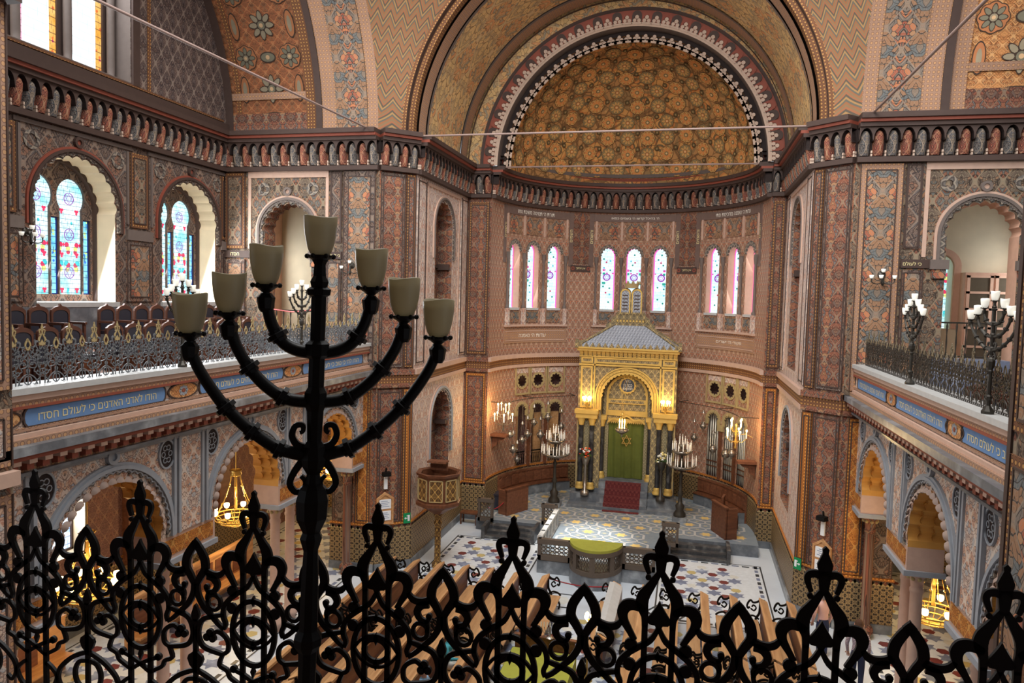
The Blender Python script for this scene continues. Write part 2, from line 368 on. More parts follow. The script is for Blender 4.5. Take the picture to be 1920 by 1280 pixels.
M['ctb']=arab('corbel_blue',.1,.16,[(96,98,100),(80,80,82)],[(128,116,102),(92,92,96)],(54,48,48),(170,150,130),2.5,15.)
M['dark']=plain('dark_recess',(44,34,32),.8); M['check']=plain('pale_painted_plaster',(196,172,154),.7)
M['cream']=plain('cream_reveal',(226,208,178),.75,scale=2.); M['creamp']=plain('pink_reveal',(214,170,146),.75)
M['white']=plain('white_marble_rail',(186,186,184),.45); M['shell']=plain('shell_cusps',(168,146,134),.6); M['plaster']=plain('plaster_ceiling',(150,126,108),.8)
M['grey']=marble('grey_marble',(120,124,128),(96,100,106),(156,160,164)); M['bluem']=marble('bluish_marble',(140,152,176),(116,126,150),(180,190,206))
M['blackm']=marble('black_marble',(34,34,36),(58,58,60),(92,92,92),3.); M['stone']=marble('worn_step_stone',(84,84,84),(60,60,62),(128,128,126),4.,.4)
M['iron']=plain('black_or_backlit_iron',(10,9,9),.55,0.,.25,0.); M['ironl']=plain('grey_painted_iron',(112,116,120),.5,.2,.4)  # front railing: backlit silhouette put into the black, side railings stay grey
M['bronze']=plain('dark_bronze',(66,62,56),.4,.5,.4); M['gild']=plain('gilded_metal',(206,170,92),.35,.75,.5,.1)
M['giltp']=plain('gilt_paint',(178,158,114),.55,.1,.3); M['giltd']=plain('dull_gilt_paint',(116,104,82),.5,.1,.3); M['goldp']=plain('gold_leaf',(208,172,92),.5,.25,.45)
M['silver']=plain('tarnished_silver',(150,142,132),.3,.8,.5); M['parch']=plain('gold_text',(232,216,160),.6,wear=0); M['whitet']=plain('white_text',(236,232,220),.6,wear=0)
M['oak']=wood('oak_wood',(176,128,84),(206,160,112)); M['dkwood']=wood('dark_wood',(84,50,34),(116,72,48)); M['redwood']=wood('reddish_wood',(98,60,42),(128,82,58))
M['leather']=plain('dark_leather',(46,46,56),.4,spec=.4); M['green']=plain('green_velvet',(92,98,40),.85,wear=.2); M['greenl']=plain('olive_green_cloth',(156,156,62),.85); 
M['carpet']=arab('red_carpet',.12,.16,[(108,44,46),(92,34,38)],[(120,56,54),(84,30,36)],(70,24,28),(132,74,66),2.4,16.,.95)
M['blue']=plain('blue_inscription_ground',(106,140,184),.7); M['slate']=zigzag('roof_scale_tiles',.1,.1,[(150,154,164),(176,180,188),(120,124,132)])
M['candle']=plain('white_candle',(250,248,240),.5,wear=0)
M['opal']=None
g=G('milk_glass_shade',.35,0.,.4); g.color(lin((196,186,158))); g.b.inputs['Subsurface Weight'].default_value=0.
tr=g.n('ShaderNodeBsdfTranslucent'); tr.inputs[0].default_value=lin((206,196,168)); mxs=g.n('ShaderNodeMixShader'); mxs.inputs[0].default_value=.45
g.L.new(g.b.outputs[0],mxs.inputs[1]); g.L.new(tr.outputs[0],mxs.inputs[2]); g.L.new(mxs.outputs[0],g.N['Material Output'].inputs[0]); M['shade']=g.mat
M['lit']=glow('lit_glass_shade',(255,214,140),9.); M['flame']=glow('lit_candle_bulb',(255,206,120),14.); M['flame2']=glow('lit_bulb',(255,224,150),30.)
M['gl1']=glassmat('stained_glass_gallery',((140,226,240),(236,250,255)),[(206,40,84),(60,190,200),(206,214,120),(214,60,100),(120,220,220)],(40,70,90),.13,.085,1.05)
M['glblue']=glassmat('stained_glass_blue_strip',((90,180,230),(150,220,236)),[(190,220,130),(60,120,210),(120,210,200)],(20,40,110),.3,.12,1.0,7.,.4)
M['gltop']=glassmat('stained_glass_upper',((250,252,255),(240,250,255)),[(230,60,110),(120,210,235),(240,150,190)],(170,200,215),.3,.16,1.1,3.,.75)
M['glapse']=glassmat('stained_glass_apse',((240,250,255),(196,240,250)),[(40,150,130),(206,60,150),(60,160,190),(200,220,250)],(150,185,215),.16,.1,.95,5.,.6)
M['glamb']=glassmat('amber_glass_strip',((240,170,70),(250,200,120)),[(230,120,60),(200,60,110)],(90,60,50),.1,.14,.8,6.,.6); M['glros']=glassmat('rose_glass_strip',((250,190,215),(240,150,190)),[(220,60,120),(150,110,200)],(120,80,100),.1,.1,.8,6.,.5)
M['glaisle']=glassmat('leaded_aisle_glass',((240,248,255),(170,206,248)),[(240,250,255),(150,190,240),(250,230,150)],(90,90,110),.16,.14,1.3,3.,.8)
M['leadb']=plain('blue_glass_edge',(30,60,150),.4,wear=0); M['pinkg']=glow('pink_glass_border',(226,90,170),1.2,(120,40,90)); M['purpg']=glow('purple_glass_ring',(140,60,165),.8,(60,30,90)); M['tealg']=glow('teal_glass',(40,140,130),.7,(20,60,60)); M['skyg']=glow('sky_glass',(90,180,205),.8,(40,80,90)); M['rubyg2']=glow('red_glass',(190,40,90),.7,(80,20,40))
M['exitg']=plain('exit_green',(20,140,84),.5,wear=0); M['paper']=plain('white_paper',(232,236,240),.7,wear=0); M['ink']=plain('ink_lines',(120,140,170),.7,wear=0)
def flower(mb,fr,u,v,r,n,d0,m,ring=True):
    """painted relief rosette: scalloped outline, petals, eye and boss"""
    sc_=lambda k,q:[(u+(r*k*(1+q*abs(math.cos(n*a/2))))*math.cos(a),v+(r*k*(1+q*abs(math.cos(n*a/2))))*math.sin(a)) for a in [2*PI*i/(n*6) for i in range(n*6)]]
    if ring: mb.panel(fr,sc_(.94,.1),[],d0,m[0]); mb.panel(fr,sc_(.88,.1),[],d0+.003,m[1])
    for i in range(n):
        a=2*PI*i/n; c,s_=math.cos(a),math.sin(a)
        for k,dd,mi in ((1.,.006,0),(.78,.009,2)):
            P=[(r*.56+r*.34*k*math.cos(t),r*(1.9/n)*k*math.sin(t)*(1.15-.25*math.cos(t))*.72) for t in [2*PI*j/10 for j in range(10)]]
            mb.panel(fr,[(u+x*c-y*s_,v+x*s_+y*c) for x,y in P],[],d0+dd,m[mi])
    for k,dd,mi in ((.3,.012,0),(.25,.015,3),(.13,.02,4)): mb.panel(fr,circ(u,v,r*k,12),[],d0+dd,m[mi])
# ------------------------------------------------------------------ architecture
def corbel(fr,L,seg=1,z0=9.2,pitch=.24,mats=None):
    """cornice: ledge, row of arch-headed painted tongues in dark recesses, upper mouldings"""
    mb=MB(); n=max(1,round(L/pitch)); p=L/n
    mb.fbox(fr,0,L,z0-.08,z0+.02,0,.12,0,seg); mb.fbox(fr,0,L,z0+.02,z0+.62,0,.015,1,seg)
    mb.fbox(fr,0,L,z0+.56,z0+.64,0,.24,0,seg); mb.fbox(fr,0,L,z0+.64,z0+.7,0,.29,4,seg); mb.fbox(fr,0,L,z0+.7,z0+.8,0,.34,0,seg)
    for i in range(n):
        u=(i+.5)*p; w=p*.42; rows=[]
        for z,k in ((.04,.8),(.12,.95),(.3,1.),(.4,.96),(.46,.8),(.5,.55),(.515,.05)):
            rows.append([fr(u+w*k*math.cos(a),z0+z,.02+(.1+.08*z/.5)*max(.12,k)*math.sin(a)) for a in [PI*j/6 for j in range(7)]])
        mb.grid(rows,2+(i%2),True,uvf=lambda a,b:(b*.03,a*.06))
        for q in (0,1): mb.fbox(fr,u-p/2-.013,u-p/2+.013,z0+.03+q*.06,z0+.075+q*.06,.02,.1,5)
        g_=[(u-p/2,z0+.57),(u-p/2,z0+.3)]+[(u+p*.46*math.cos(PI-PI*j/8),z0+.34+.2*math.sin(PI*j/8)) for j in range(9)]+[(u+p/2,z0+.3),(u+p/2,z0+.57)]
        mb.panel(fr,g_,[],.19,0); mb.strip(fr,g_[1:-1],.02,.19,1)
    return trim(mb,[M['mould_d'],M['dark'],M['ctr'],M['ctb'],M['redm'],M['check']])
def string_course(fr,L,seg=1,z=4.3,m='moulp'):
    mb=MB(); mb.fbox(fr,0,L,z+.24,z+.36,0,.09,1,seg); mb.fbox(fr,0,L,z+.04,z+.24,0,.04,2,seg); mb.fbox(fr,0,L,z-.05,z+.04,0,.07,1,seg)
    return trim(mb,[M['mould_d'],M[m],M[m+'_b'] if m+'_b' in M else M['bord']])
def dado_band(fr,L,seg=1,z1=.95):
    mb=MB(); mb.fbox(fr,0,L,.16,z1,0,.02,0,seg); mb.fbox(fr,0,L,0,.18,0,.06,1,seg)
    n=max(1,round(L/.16)); p=L/n
    for i in range(n): mb.panel(fr,[(i*p,z1+.1),(i*p+p,z1+.1),(i*p+p/2,z1)],[],.022,2); mb.panel(fr,[(i*p,z1),(i*p+p/2,z1+.09),(i*p+p,z1)],[],.022,3)
    mb.fbox(fr,0,L,z1+.1,z1+.15,0,.03,4,seg)
    return trim(mb,[M['dado'],M['grey'],M['mould_d'],M['giltp'],M['bordo']])
def pilaster(fr,u0,u1,z0,z1,pm,bm,d=.03,bw=.09):
    """painted panel with a dotted frame round it"""
    mb=MB(); mb.fbox(fr,u0,u1,z0,z1,0,d,1); e=.012
    mb.fbox(fr,u0+bw,u1-bw,z0+bw,z1-bw,d,d+.004,0)
    for a,b,c,f in ((u0+bw-e,u0+bw+e,z0+bw,z1-bw),(u1-bw-e,u1-bw+e,z0+bw,z1-bw),(u0+bw,u1-bw,z0+bw-e,z0+bw+e),(u0+bw,u1-bw,z1-bw-e,z1-bw+e),(u0,u0+.02,z0,z1),(u1-.02,u1,z0,z1)):
        mb.fbox(fr,a,b,c,f,d,d+.012,2)
    return trim(mb,[M[pm],M[bm],M['mould_d']])
def arch_trim(fr,cx,z0,zs,r,lobes,zl,mats=('moul','zigg','moulp'),w=.2,d=.06,boss=True):
    """cusped fringe, zigzag band and round moulding around an arch; zl = foot of the mouldings"""
    A=archpts(cx,zl,zs,r+.035,lobes,.05,48); B=archpts(cx,zl,zs,r+w*.55,0,0,len(A)-3); Cc=archpts(cx,zl,zs,r+w*.8,0,0,len(A)-3); D=archpts(cx,zl,zs,r+w,0,0,len(A)-3)
    mb=MB(); mb.mould(fr,A,B,0,d*.5,1); mb.mould(fr,B,Cc,0,d,0); mb.mould(fr,Cc,D,0,d*.6,2)
    W=[(p[0]+(cx-p[0])*0,p[1]) for p in archpts(cx,zl,zs,r+w*.36,lobes*2,.025,48,False)]
    mb.ribbon(fr,W,.02,d*1.3,0)
    if boss:
        mb.mould(fr,circ(cx,zs+r+w+.09,.05,14,end=True),circ(cx,zs+r+w+.09,.1,14,end=True),0,d,0); mb.panel(fr,circ(cx,zs+r+w+.09,.05,12),[],d*.5,2)
    return trim(mb,[M[mats[0]],M[mats[1]],M[mats[2]]])
def wall(name,fr,outer,holes,mat,depth=.5,rm='cream',d=0.):
    mb=MB(); mb.panel(fr,outer,holes,d,0)
    for h in holes: mb.strip(fr,h,d,d-depth,1,True)
    return mb.build(name,[M[mat],M[rm]],None,'structure')
rect=lambda a,b,c,e:[(a,c),(b,c),(b,e),(a,e)]
Z1=10.0     # top of cornice, vaults spring here
for sd in (1,-1):                    # 1 = left side, -1 = right side (the plan is symmetric)
    X=(lambda x:x) if sd>0 else mx
    nm='left' if sd>0 else 'right'
    pos=lambda x:(X(x),)
    # --- gallery window wall, X = -10.7
    fw=frame((X(-10.7),0,0),(0,1,0),(sd,0,0))
    holes=[archpts(11.1,6.08,7.75,.88,13,.05,52),archpts(14.15,6.08,7.75,.88,13,.05,52)]
    if sd<0: holes=holes[1:]
    wall('wall_'+nm,fw,[(1.5,0),(17,0),(17,Z1),(1.5,Z1)],holes+[rect(9.9,11.2,1.5,3.1)],'wallL',.5)
    if sd>0:
        for cx in (11.1,14.15):
            arch_trim(fw,cx,6.08,7.75,.88,13,7.4,('mould_d','zigg','redm'))
            mb=MB(); mb.panel(fw,rect(cx-1.2,cx+1.2,8.0,9.02),[archpts(cx,7.99,7.75,1.1,0,0,40)],.012,0) if False else None
            fg=frame((X(-11.2),0,0),(0,1,0),(sd,0,0)); lights=[]; strips=[]
            for q in (-.36,.36):
                a0=math.radians(-38); L=[(cx+q-.255,6.22),(cx+q-.255,7.8)]+[(cx+q+.32*math.cos(a),8.0+.34*math.sin(a)) for a in [PI-a0-(PI-2*a0)*i/20 for i in range(21)]]+[(cx+q+.255,7.8),(cx+q+.255,6.22)]
                lights.append(L[::-1])
            strips=[rect(cx-.81,cx-.64,6.22,7.62),rect(cx-.085,cx+.085,6.22,7.62),rect(cx+.64,cx+.81,6.22,7.62)]
            TN[0]+=1; wname='window_%d'%TN[0]
            mb=MB(); mb.panel(fg,archpts(cx,6.08,7.75,.95,0,0,30),[l for l in lights]+strips,0,0)
            for l in lights+strips: mb.strip(fg,l,0,-.06,1,True)
            mb.mould(fg,archpts(cx,6.08,7.75,.86,0,0,30),archpts(cx,6.08,7.75,.97,0,0,30),0,.09,1)
            wo=mb.build(wname,[M['wallL'],M['mould_d']],None,'structure')
            mb=MB(); 
            for l in lights: mb.panel(fg,l,[],-.05,0)
            for l in strips: mb.panel(fg,l,[],-.05,1)
            for q in (-.36,.36):
                for zz in (6.62,7.32,7.98):
                    mb.mould(fg,circ(cx+q,zz,.1,18,end=True),circ(cx+q,zz,.113,18,end=True),-.05,-.044,2)
                    for fl in (0,1): mb.ribbon(frame((X(-11.2)-sd*.044,0,0),(0,1,0),(sd,0,0)),[(cx+q+.09*math.sin(2*PI*k/3+fl*PI),zz+.09*math.cos(2*PI*k/3+fl*PI)) for k in range(3)],.009,.006,2,True)
                for zz in (6.3,6.95,7.75):
                    for e in (-.17,.17):
                        for a in (0,1,2): mb.panel(fg,circ(cx+q+e+.024*math.cos(2.1*a+.5),zz+.03*math.sin(2.1*a+.5),.027,8),[],-.046,3)
            for s_ in strips: mb.mould(fg,s_+[s_[0]],[(s_[0][0]+.025,s_[0][1]+.02),(s_[1][0]-.025,s_[1][1]+.02),(s_[2][0]-.025,s_[2][1]-.02),(s_[3][0]+.025,s_[3][1]-.02),(s_[0][0]+.025,s_[0][1]+.02)],-.05,-.045,4)
            M.setdefault('rubyg',glow('ruby_glass',(224,60,100),.8,(120,10,30)))
            mb.build('glass_pane',[M['gl1'],M['glblue'],M['purpg'],M['rubyg'],M['leadb']],wo)
            mb=MB(); mb.fbox(fw,cx-.93,cx+.93,6.0,6.09,-.5,.06,0); trim(mb,M['white'])
        # grey marble dado and pilaster strips between the windows
        mb=MB(); mb.fbox(fw,6,15.4,5.2,6.0,0,.05,0); trim(mb,M['grey'])
        for a,b in ((12.25,12.95),(15.2,15.4),(9.2,9.95)):
            pilaster(fw,a,b,6.1,7.3,'palm','wallL'); 
            mb=MB(); mb.fbox(fw,a,b,7.3,7.5,0,.06,0); trim(mb,[M['moul']])
            pilaster(fw,a+.1*(b-a>.5),b-.1*(b-a>.5),7.55,9.0,'front','bord')
        for cx in (11.1,14.15):
            mb=MB(); mb.fbox(fw,cx-1.3,cx+1.3,9.03,9.1,0,.03,0); mb.fbox(fw,cx-1.22,cx-1.17,7.6,9.0,0,.03,0); mb.fbox(fw,cx+1.17,cx+1.22,7.6,9.0,0,.03,0); trim(mb,M['moul'])
            mb=MB()
            for e in (-.95,.95): mb.mould(fw,circ(cx+e,8.78,.1,16,end=True),circ(cx+e,8.78,.16,16,end=True),0,.02,0)
            trim(mb,M['zigg'])
    else:
        cx=14.15; fg=frame((X(-11.2),0,0),(0,1,0),(sd,0,0)); mb=MB(); mb.panel(fg,archpts(cx,6.08,7.75,.95),[],0,0); TN[0]+=1; mb.build('window_%d'%TN[0],[M['gl1']],None,'structure')
    # --- aisle window (lower)
    fg=frame((X(-11.0),0,0),(0,1,0),(sd,0,0)); TN[0]+=1
    mb=MB()
    for a in (9.9,10.54,11.16): mb.fbox(fg,a,a+.04,1.5,3.1,-.04,.04,0)
    for a in (1.5,3.06): mb.fbox(fg,9.9,11.2,a,a+.04,-.04,.04,0)
    wo=mb.build('window_%d'%TN[0],M['mould_d'],None,'structure'); mb=MB(); mb.panel(fg,rect(9.9,11.2,1.5,3.1),[],0,0); mb.build('glass_pane',M['glaisle'],wo)
    if sd>0: dado_band(frame((X(-10.7),1.5,0),(0,1,0),(sd,0,0)),15.5,1,.95)
    # cornice
    corbel(frame((X(-10.7),4.0,0),(0,1,0),(sd,0,0)),11.4)
    # --- lunette and upper window
    yc,rv=10.6,4.9
    lun=[(yc-rv,Z1)]+[(yc+rv*math.cos(PI-PI*i/40),Z1+rv*math.sin(PI-PI*i/40)) for i in range(41)]+[(yc+rv,Z1)]
    hw=[(8.0,10.32),(12.35,10.32),(12.35,13.2)]+[(10.2+2.15*math.cos(PI*i/16),13.2+.9*math.sin(PI*i/16)) for i in range(1,16)]+[(8.0,13.2)] if False else rect(8.2,12.4,10.32,13.6)
    wall('wall_%s_lunette'%nm,fw,lun[1:-1],[hw],'diaper',.5,'moul')
    TN[0]+=1; fg=frame((X(-11.2),0,0),(0,1,0),(sd,0,0)); mb=MB(); 
    for a,b in ((8.2,8.3),(9.05,9.3),(10.1,10.35),(11.15,11.4),(12.2,12.4)): mb.fbox(fg,a,b,10.32,13.6,-.1,.05,0)
    for y in (9.18,10.22,11.28,12.3): mb.lathe([(.1,10.32),(.11,10.4),(.07,10.46),(.075,10.6),(.07,13.5)],10,fg(y,0,.14),1)
    mb.fbox(fg,8.2,12.4,10.24,10.34,-.1,.5,1)
    wo=mb.build('window_%d'%TN[0],[M['mould_d'],M['moul']],None,'structure'); mb=MB(); mb.panel(fg,hw,[],0,0)
    for a in (9.05,10.1,11.15,12.2): mb.panel(fg,rect(a-.14,a,10.34,13.6),[],.01,1); mb.panel(fg,rect(a-.74,a-.69,10.34,13.6),[],.01,2)
    mb.build('glass_pane',[M['gltop'],M['glamb'],M['glros']],wo)
    mb=MB(); mb.fbox(fw,5.8,15.4,10.0,10.22,0,.1,0); mb.fbox(fw,12.42,12.6,10.3,13.6,0,.05,0); mb.fbox(fw,12.85,12.92,10.3,12.9,0,.03,1); mb.fbox(fw,5.8,15.3,10.26,10.3,0,.04,1); trim(mb,[M['mould_d'],M['bord']])
    # --- transept barrel vault, with framed field and transverse arch
    def vault(x0,x1,r,mat,nn,a0=0,a1=1,seg=48,step=0.):
        mb=MB(); rows=[]
        for i in range(seg+1):
            a=PI*(a0+(a1-a0)*i/seg); rows.append([(X(x),yc+r*math.cos(a),Z1+r*math.sin(a)) for x in (x0,x1)])
        mb.grid(rows,0,True,uvf=lambda i,j:((x0,x1)[j],i*PI*r*(a1-a0)/seg)); return trim(mb,M[mat])
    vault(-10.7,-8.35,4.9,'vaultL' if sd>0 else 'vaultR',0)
    for a,b,r,mt in ((-10.7,-10.5,4.84,'mould_d'),(-10.4,-10.3,4.88,'bord'),(-8.62,-8.35,4.85,'bord' if sd>0 else 'bordp'),(-8.35,-8.2,4.78,'mould_d'),(-8.2,-7.85,4.8,'bordp'),(-7.85,-7.1,4.78,'palm'),(-7.1,-6.85,4.8,'bordp')): vault(a,b,r,mt,0)
    vault(-10.7,-6.9,4.98,'dark',0)
    vf=lambda u,v,d=0.,X=X:(X(u),10.6+(4.9-d)*math.cos(v/4.9),Z1+(4.9-d)*math.sin(v/4.9))
    mb=MB()
    for r_ in range(5):
        v0=1.0+1.35*r_
        flower(mb,vf,-9.47,v0,.36,8,.02,(0,1,2,1,4),False)
        for e in (-.55,.55):
            flower(mb,vf,-9.47+e,v0+.68,.27,8,.02,(0,3,1,2,4)); mb.panel(vf,circ(-9.47+e*1.25,v0,.12,16,.3),[],.02,0); mb.panel(vf,circ(-9.47+e*1.25,v0,.1,16,.27),[],.024,3); mb.panel(vf,circ(-9.47+e*1.25,v0,.05,12,.17),[],.028,2)
        mb.panel(vf,circ(-9.47,v0+.68,.2,18,.12),[],.02,0); mb.panel(vf,circ(-9.47,v0+.68,.17,18,.095),[],.024,1); mb.panel(vf,circ(-9.47,v0+.68,.05,10),[],.03,4)
    mb.panel(vf,circ(-9.47,.38,.36,20,.11),[],.02,0); mb.panel(vf,circ(-9.47,.38,.32,20,.085),[],.024,3)
    for a in (.05,.16,.22,.3): mb.mould(vf,[(-10.35+a,a+.02),(-8.6-a,a+.02)],[(-10.35+a,a+.045),(-8.6-a,a+.045)],0,.02,0)
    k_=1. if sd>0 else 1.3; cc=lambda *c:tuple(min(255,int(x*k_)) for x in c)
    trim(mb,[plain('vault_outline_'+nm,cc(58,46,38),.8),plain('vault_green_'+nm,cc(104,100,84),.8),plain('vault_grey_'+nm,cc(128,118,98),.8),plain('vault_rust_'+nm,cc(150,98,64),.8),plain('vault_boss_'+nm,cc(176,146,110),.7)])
    mb=MB()      # frame of the first field of the vault
    for a0,a1 in ((.0,.03),(.05,.06)):
        rows=[[(X(x),yc+4.86*math.cos(PI*(a0+(a1-a0)*i/3)),Z1+4.86*math.sin(PI*(a0+(a1-a0)*i/3))) for x in (-10.6,-8.4)] for i in range(4)]
        mb.grid(rows,0 if a0==0 else 1,True)
    trim(mb,[M['pila'],M['bordp']])
    mb=MB(); f2=frame((X(-6.85),0,0),(0,1,0),(-sd,0,0))
    # --- front wall, Y = 15.4
    ff=frame((X(-10.7),15.4,0),(sd,0,0),(0,-1,0))
    W=3.9; ax=1.65
    op=archpts(ax,4.7,7.75,.6,11,.045,44)
    wall('wall_front_%s'%nm,ff,[(0,4.55),(W,4.55),(W,Z1),(0,Z1)],[op],'front',.45,'pila' if sd>0 else 'creamp')
    arch_trim(ff,ax,4.7,7.75,.6,11,7.3,('moul','zigg','moulp'),.22)
    mb=MB(); 
    for e in (-.72,.72): mb.fbox(ff,ax+e-.16,ax+e+.16,7.12,7.3,0,.1,0); mb.fbox(ff,ax+e-.12,ax+e+.12,6.95,7.12,0,.07,1)
    trim(mb,[M['moul'],M['palm']])
    mb=MB(); 
    for e in (-.62,.62): mb.mould(ff,circ(ax+e,8.72,.07,14,end=True),circ(ax+e,8.72,.15,14,end=True),0,.02,0)
    mb.fbox(ff,ax-1.02,ax+1.02,8.98,9.12,0,.03,2); mb.fbox(ff,ax-1.02,ax-.95,7.35,8.98,0,.02,2); mb.fbox(ff,ax+.95,ax+1.02,7.35,8.98,0,.02,2)
    trim(mb,[M['zigg'],M['pink'],M['moulp']])
    pilaster(ff,2.72,3.0,7.5,9.1,'wallL','wallL',.02,.03); pilaster(ff,3.05,3.82,4.75,9.1,'palm','bordp' if sd<0 else 'wallL',.04,.12)
    pilaster(ff,.02,.55,4.8,7.1,'palm','wallL'); pilaster(ff,.02,.55,7.35,9.1,'front','bord'); pilaster(ff,2.62,3.0,4.8,7.1,'palm','wallL',.02,.05)
    mb=MB(); mb.fbox(ff,0,ax-.85,7.14,7.3,0,.05,0); mb.fbox(ff,ax+.85,3.02,7.14,7.3,0,.05,0); trim(mb,M['mould_d'])
    for u0,t in ((.3,'חסדו'),(2.83,'כי לעולם')): text(t,.07,ff,u0,7.22,.055,M['parch'],'trim_text',None,'structure',mirror=sd<0)
    corbel(ff,W)
    wall('wall_pier_%s'%nm,ff,rect(2.85,3.9,0,4.55),[],'pila')
    fl=frame((X(-7.85),15.4,0),(0,1,0),(-sd,0,0)); wall('wall_pier_side_%s'%nm,fl,rect(0,3.1,0,4.55),[],'plum'); dado_band(fl,3.1)
    # room behind the upper arch
    mb=MB(); fb=frame((X(-10.7),17.9,0),(sd,0,0),(0,-1,0)); rw=archpts(1.58,5.95,7.3,.24); mb.panel(fb,rect(0,3.9,4.55,9.4),[rw] if sd<0 else [],0,0); (mb.strip(fb,rw,0,-.4,2,True),mb.mould(fb,archpts(1.58,5.95,7.3,.26),archpts(1.58,5.95,7.3,.4),0,.03,1)) if sd<0 else None; f3=frame((X(-8.0),15.85,0),(0,1,0),(-sd,0,0)); mb.panel(f3,rect(0,2.1,4.55,9.4),[],0,0)
    f4=frame((X(-10.7),15.85,0),(0,1,0),(sd,0,0)); mb.panel(f4,rect(0,2.1,4.55,9.4),[archpts(1.05,5.9,7.5,.5)],.01,1); mb.strip(f4,archpts(1.05,5.9,7.5,.5),.01,-.5,2,True)
    mb.face([(X(-10.7),15.85,9.2),(X(-8),15.85,9.2),(X(-8),17.9,9.2),(X(-10.7),17.9,9.2)],None,0); mb.face([(X(-10.7),15.4,4.7),(X(-8),15.4,4.7),(X(-8),17.9,4.7),(X(-10.7),17.9,4.7)],None,1)
    mb.build('wall_side_room_%s'%nm,[M['cream'],M['creamp'],M['cream']],None,'structure')
    if sd<0: TN[0]+=1; mb=MB(); mb.panel(fb,rw,[],-.35,0); mb.panel(fb,rect(1.4,1.62,5.97,7.4),[],-.34,1); mb.build('window_%d'%TN[0],[M['gl1'],M['glblue']],None,'structure')
    mb=MB(); fg=frame((X(-11.15),15.85,0),(0,1,0),(sd,0,0)); mb.panel(fg,archpts(1.05,5.9,7.5,.55),[],0,0); TN[0]+=1; mb.build('window_%d'%TN[0],M['glblue'],None,'structure')
    # --- chamfer and presbytery side wall
    PL=[(-6.8,15.4),(-6.15,16.0),(-6.15,20.0),(XA-RA if sd>0 else None,20.0)]
    P=[(X(a),b) if a is not None else (XA+RA,b) for a,b in PL]
    for k in range(3):
        fr,L=wallframe(P[k],P[k+1],sd)
        if k==0:
            wall('wall_chamfer_'+nm,fr,rect(0,L,0,Z1),[],'pila')
            for z0,z1,pm,bm in ((1.12,4.2,'pila','bordo'),(4.72,9.08,'pila','bord')):
                pilaster(fr,.03,L-.28,z0,z1,pm,'wallL' if z0>4 else 'pila',.03,.06); pilaster(fr,L-.25,L-.02,z0,z1,'bordo' if z0<4 else 'pila',bm,.04,.06)
        elif k==1:
            hs=[archpts(2.0,4.9,8.05,.66,9,.04,40),archpts(2.0,1.7,3.15,.72,9,.05,40)]
            wall('wall_presbytery_'+nm,fr,rect(0,L,0,Z1),hs,'pink',.4,'pila')
            arch_trim(fr,2.0,4.9,8.05,.66,9,7.3,('moul','zigg','moulp'),.18,.05,False); arch_trim(fr,2.0,1.7,3.15,.72,9,2.2,('mglb','zigg','moulp'),.22,.06,False)
            mb=MB()
            for z0,z1 in ((4.85,9.0),(1.6,4.1)): mb.panel(fr,rect(1.1,2.9,z0,z1),[],-.4,0)
            for e in (1.36,2.64): mb.fbox(fr,e-.1,e+.1,7.05,7.2,-.38,-.05,1); mb.fbox(fr,e-.08,e+.08,2.95,3.05,-.38,-.05,1)
            mb.fbox(fr,1.3,2.7,7.1,7.16,-.4,-.33,1); mb.fbox(fr,1.28,2.72,2.7,2.76,-.4,-.33,1)
            wall_n=mb.build('wall_niche_'+nm,[M['pila'],M['mould_d']],None,'structure')
            pilaster(fr,.06,.62,4.75,9.05,'pink','pink',.02,.05); pilaster(fr,3.4,3.95,4.75,9.05,'pink','pink',.02,.05)
            mb=MB(); mb.fbox(fr,.75,3.25,8.98,9.05,0,.03,0); mb.fbox(fr,.75,.8,4.8,9,0,.02,0); mb.fbox(fr,3.2,3.25,4.8,9,0,.02,0); trim(mb,M['moulp'])
        else:
            wall('wall_apse_front_'+nm,fr,rect(0,L,0,Z1),[],'pila'); pilaster(fr,.05,L-.05,4.75,9.0,'pila','bord',.03,.08); pilaster(fr,.05,L-.05,1.12,4.2,'pila','bordo',.03,.08)
        string_course(fr,L,1,4.3,'pila' if k!=1 else 'moulp'); dado_band(fr,L); corbel(fr,L)
    fr,L=wallframe((X(-7.9),15.4),(X(-6.8),15.4),sd)
    string_course(fr,L,1,4.3,'pila'); dado_band(fr,L); pilaster(fr,.62,.98,1.12,4.2,'orange','bordo',.03,.06); pilaster(fr,.05,.55,1.12,4.2,'wallL','wallL',.02,.06)
    # --- pendentive between the transept arch and the presbytery arch
    mb=MB(); rows=[]; rb=4.45
    for i in range(25):
        t=i/24*.97; z=Z1+rb*t; ya=yc+math.sqrt(max(0,4.8**2-(z-Z1)**2)); xb=C-math.sqrt(max(0,rb**2-(z-Z1)**2)); row=[]
        for j in range(9):
            s_=j/8; x=-6.85+(xb+6.85)*s_; y=ya+(15.75-ya)*s_; row.append((X(x),y,z))
        rows.append(row)
    mb.grid(rows,0,True,uvf=lambda i,j:((j-4)/8*max(.3,.15+i*.14),i*.19)); 
    for k,(a,b) in enumerate(((0,1),(7,8))):
        pass
    trim(mb,M['zig'])
# masonry shells behind the painted vaults
mb=MB(); mb.grid([[(C+4.55*math.cos(PI*i/40),y,Z1+4.55*math.sin(PI*i/40)) for y in (15.72,20.05)] for i in range(41)],0,True); mb.build('ceiling_vault_shell',M['dark'],None,'structure')
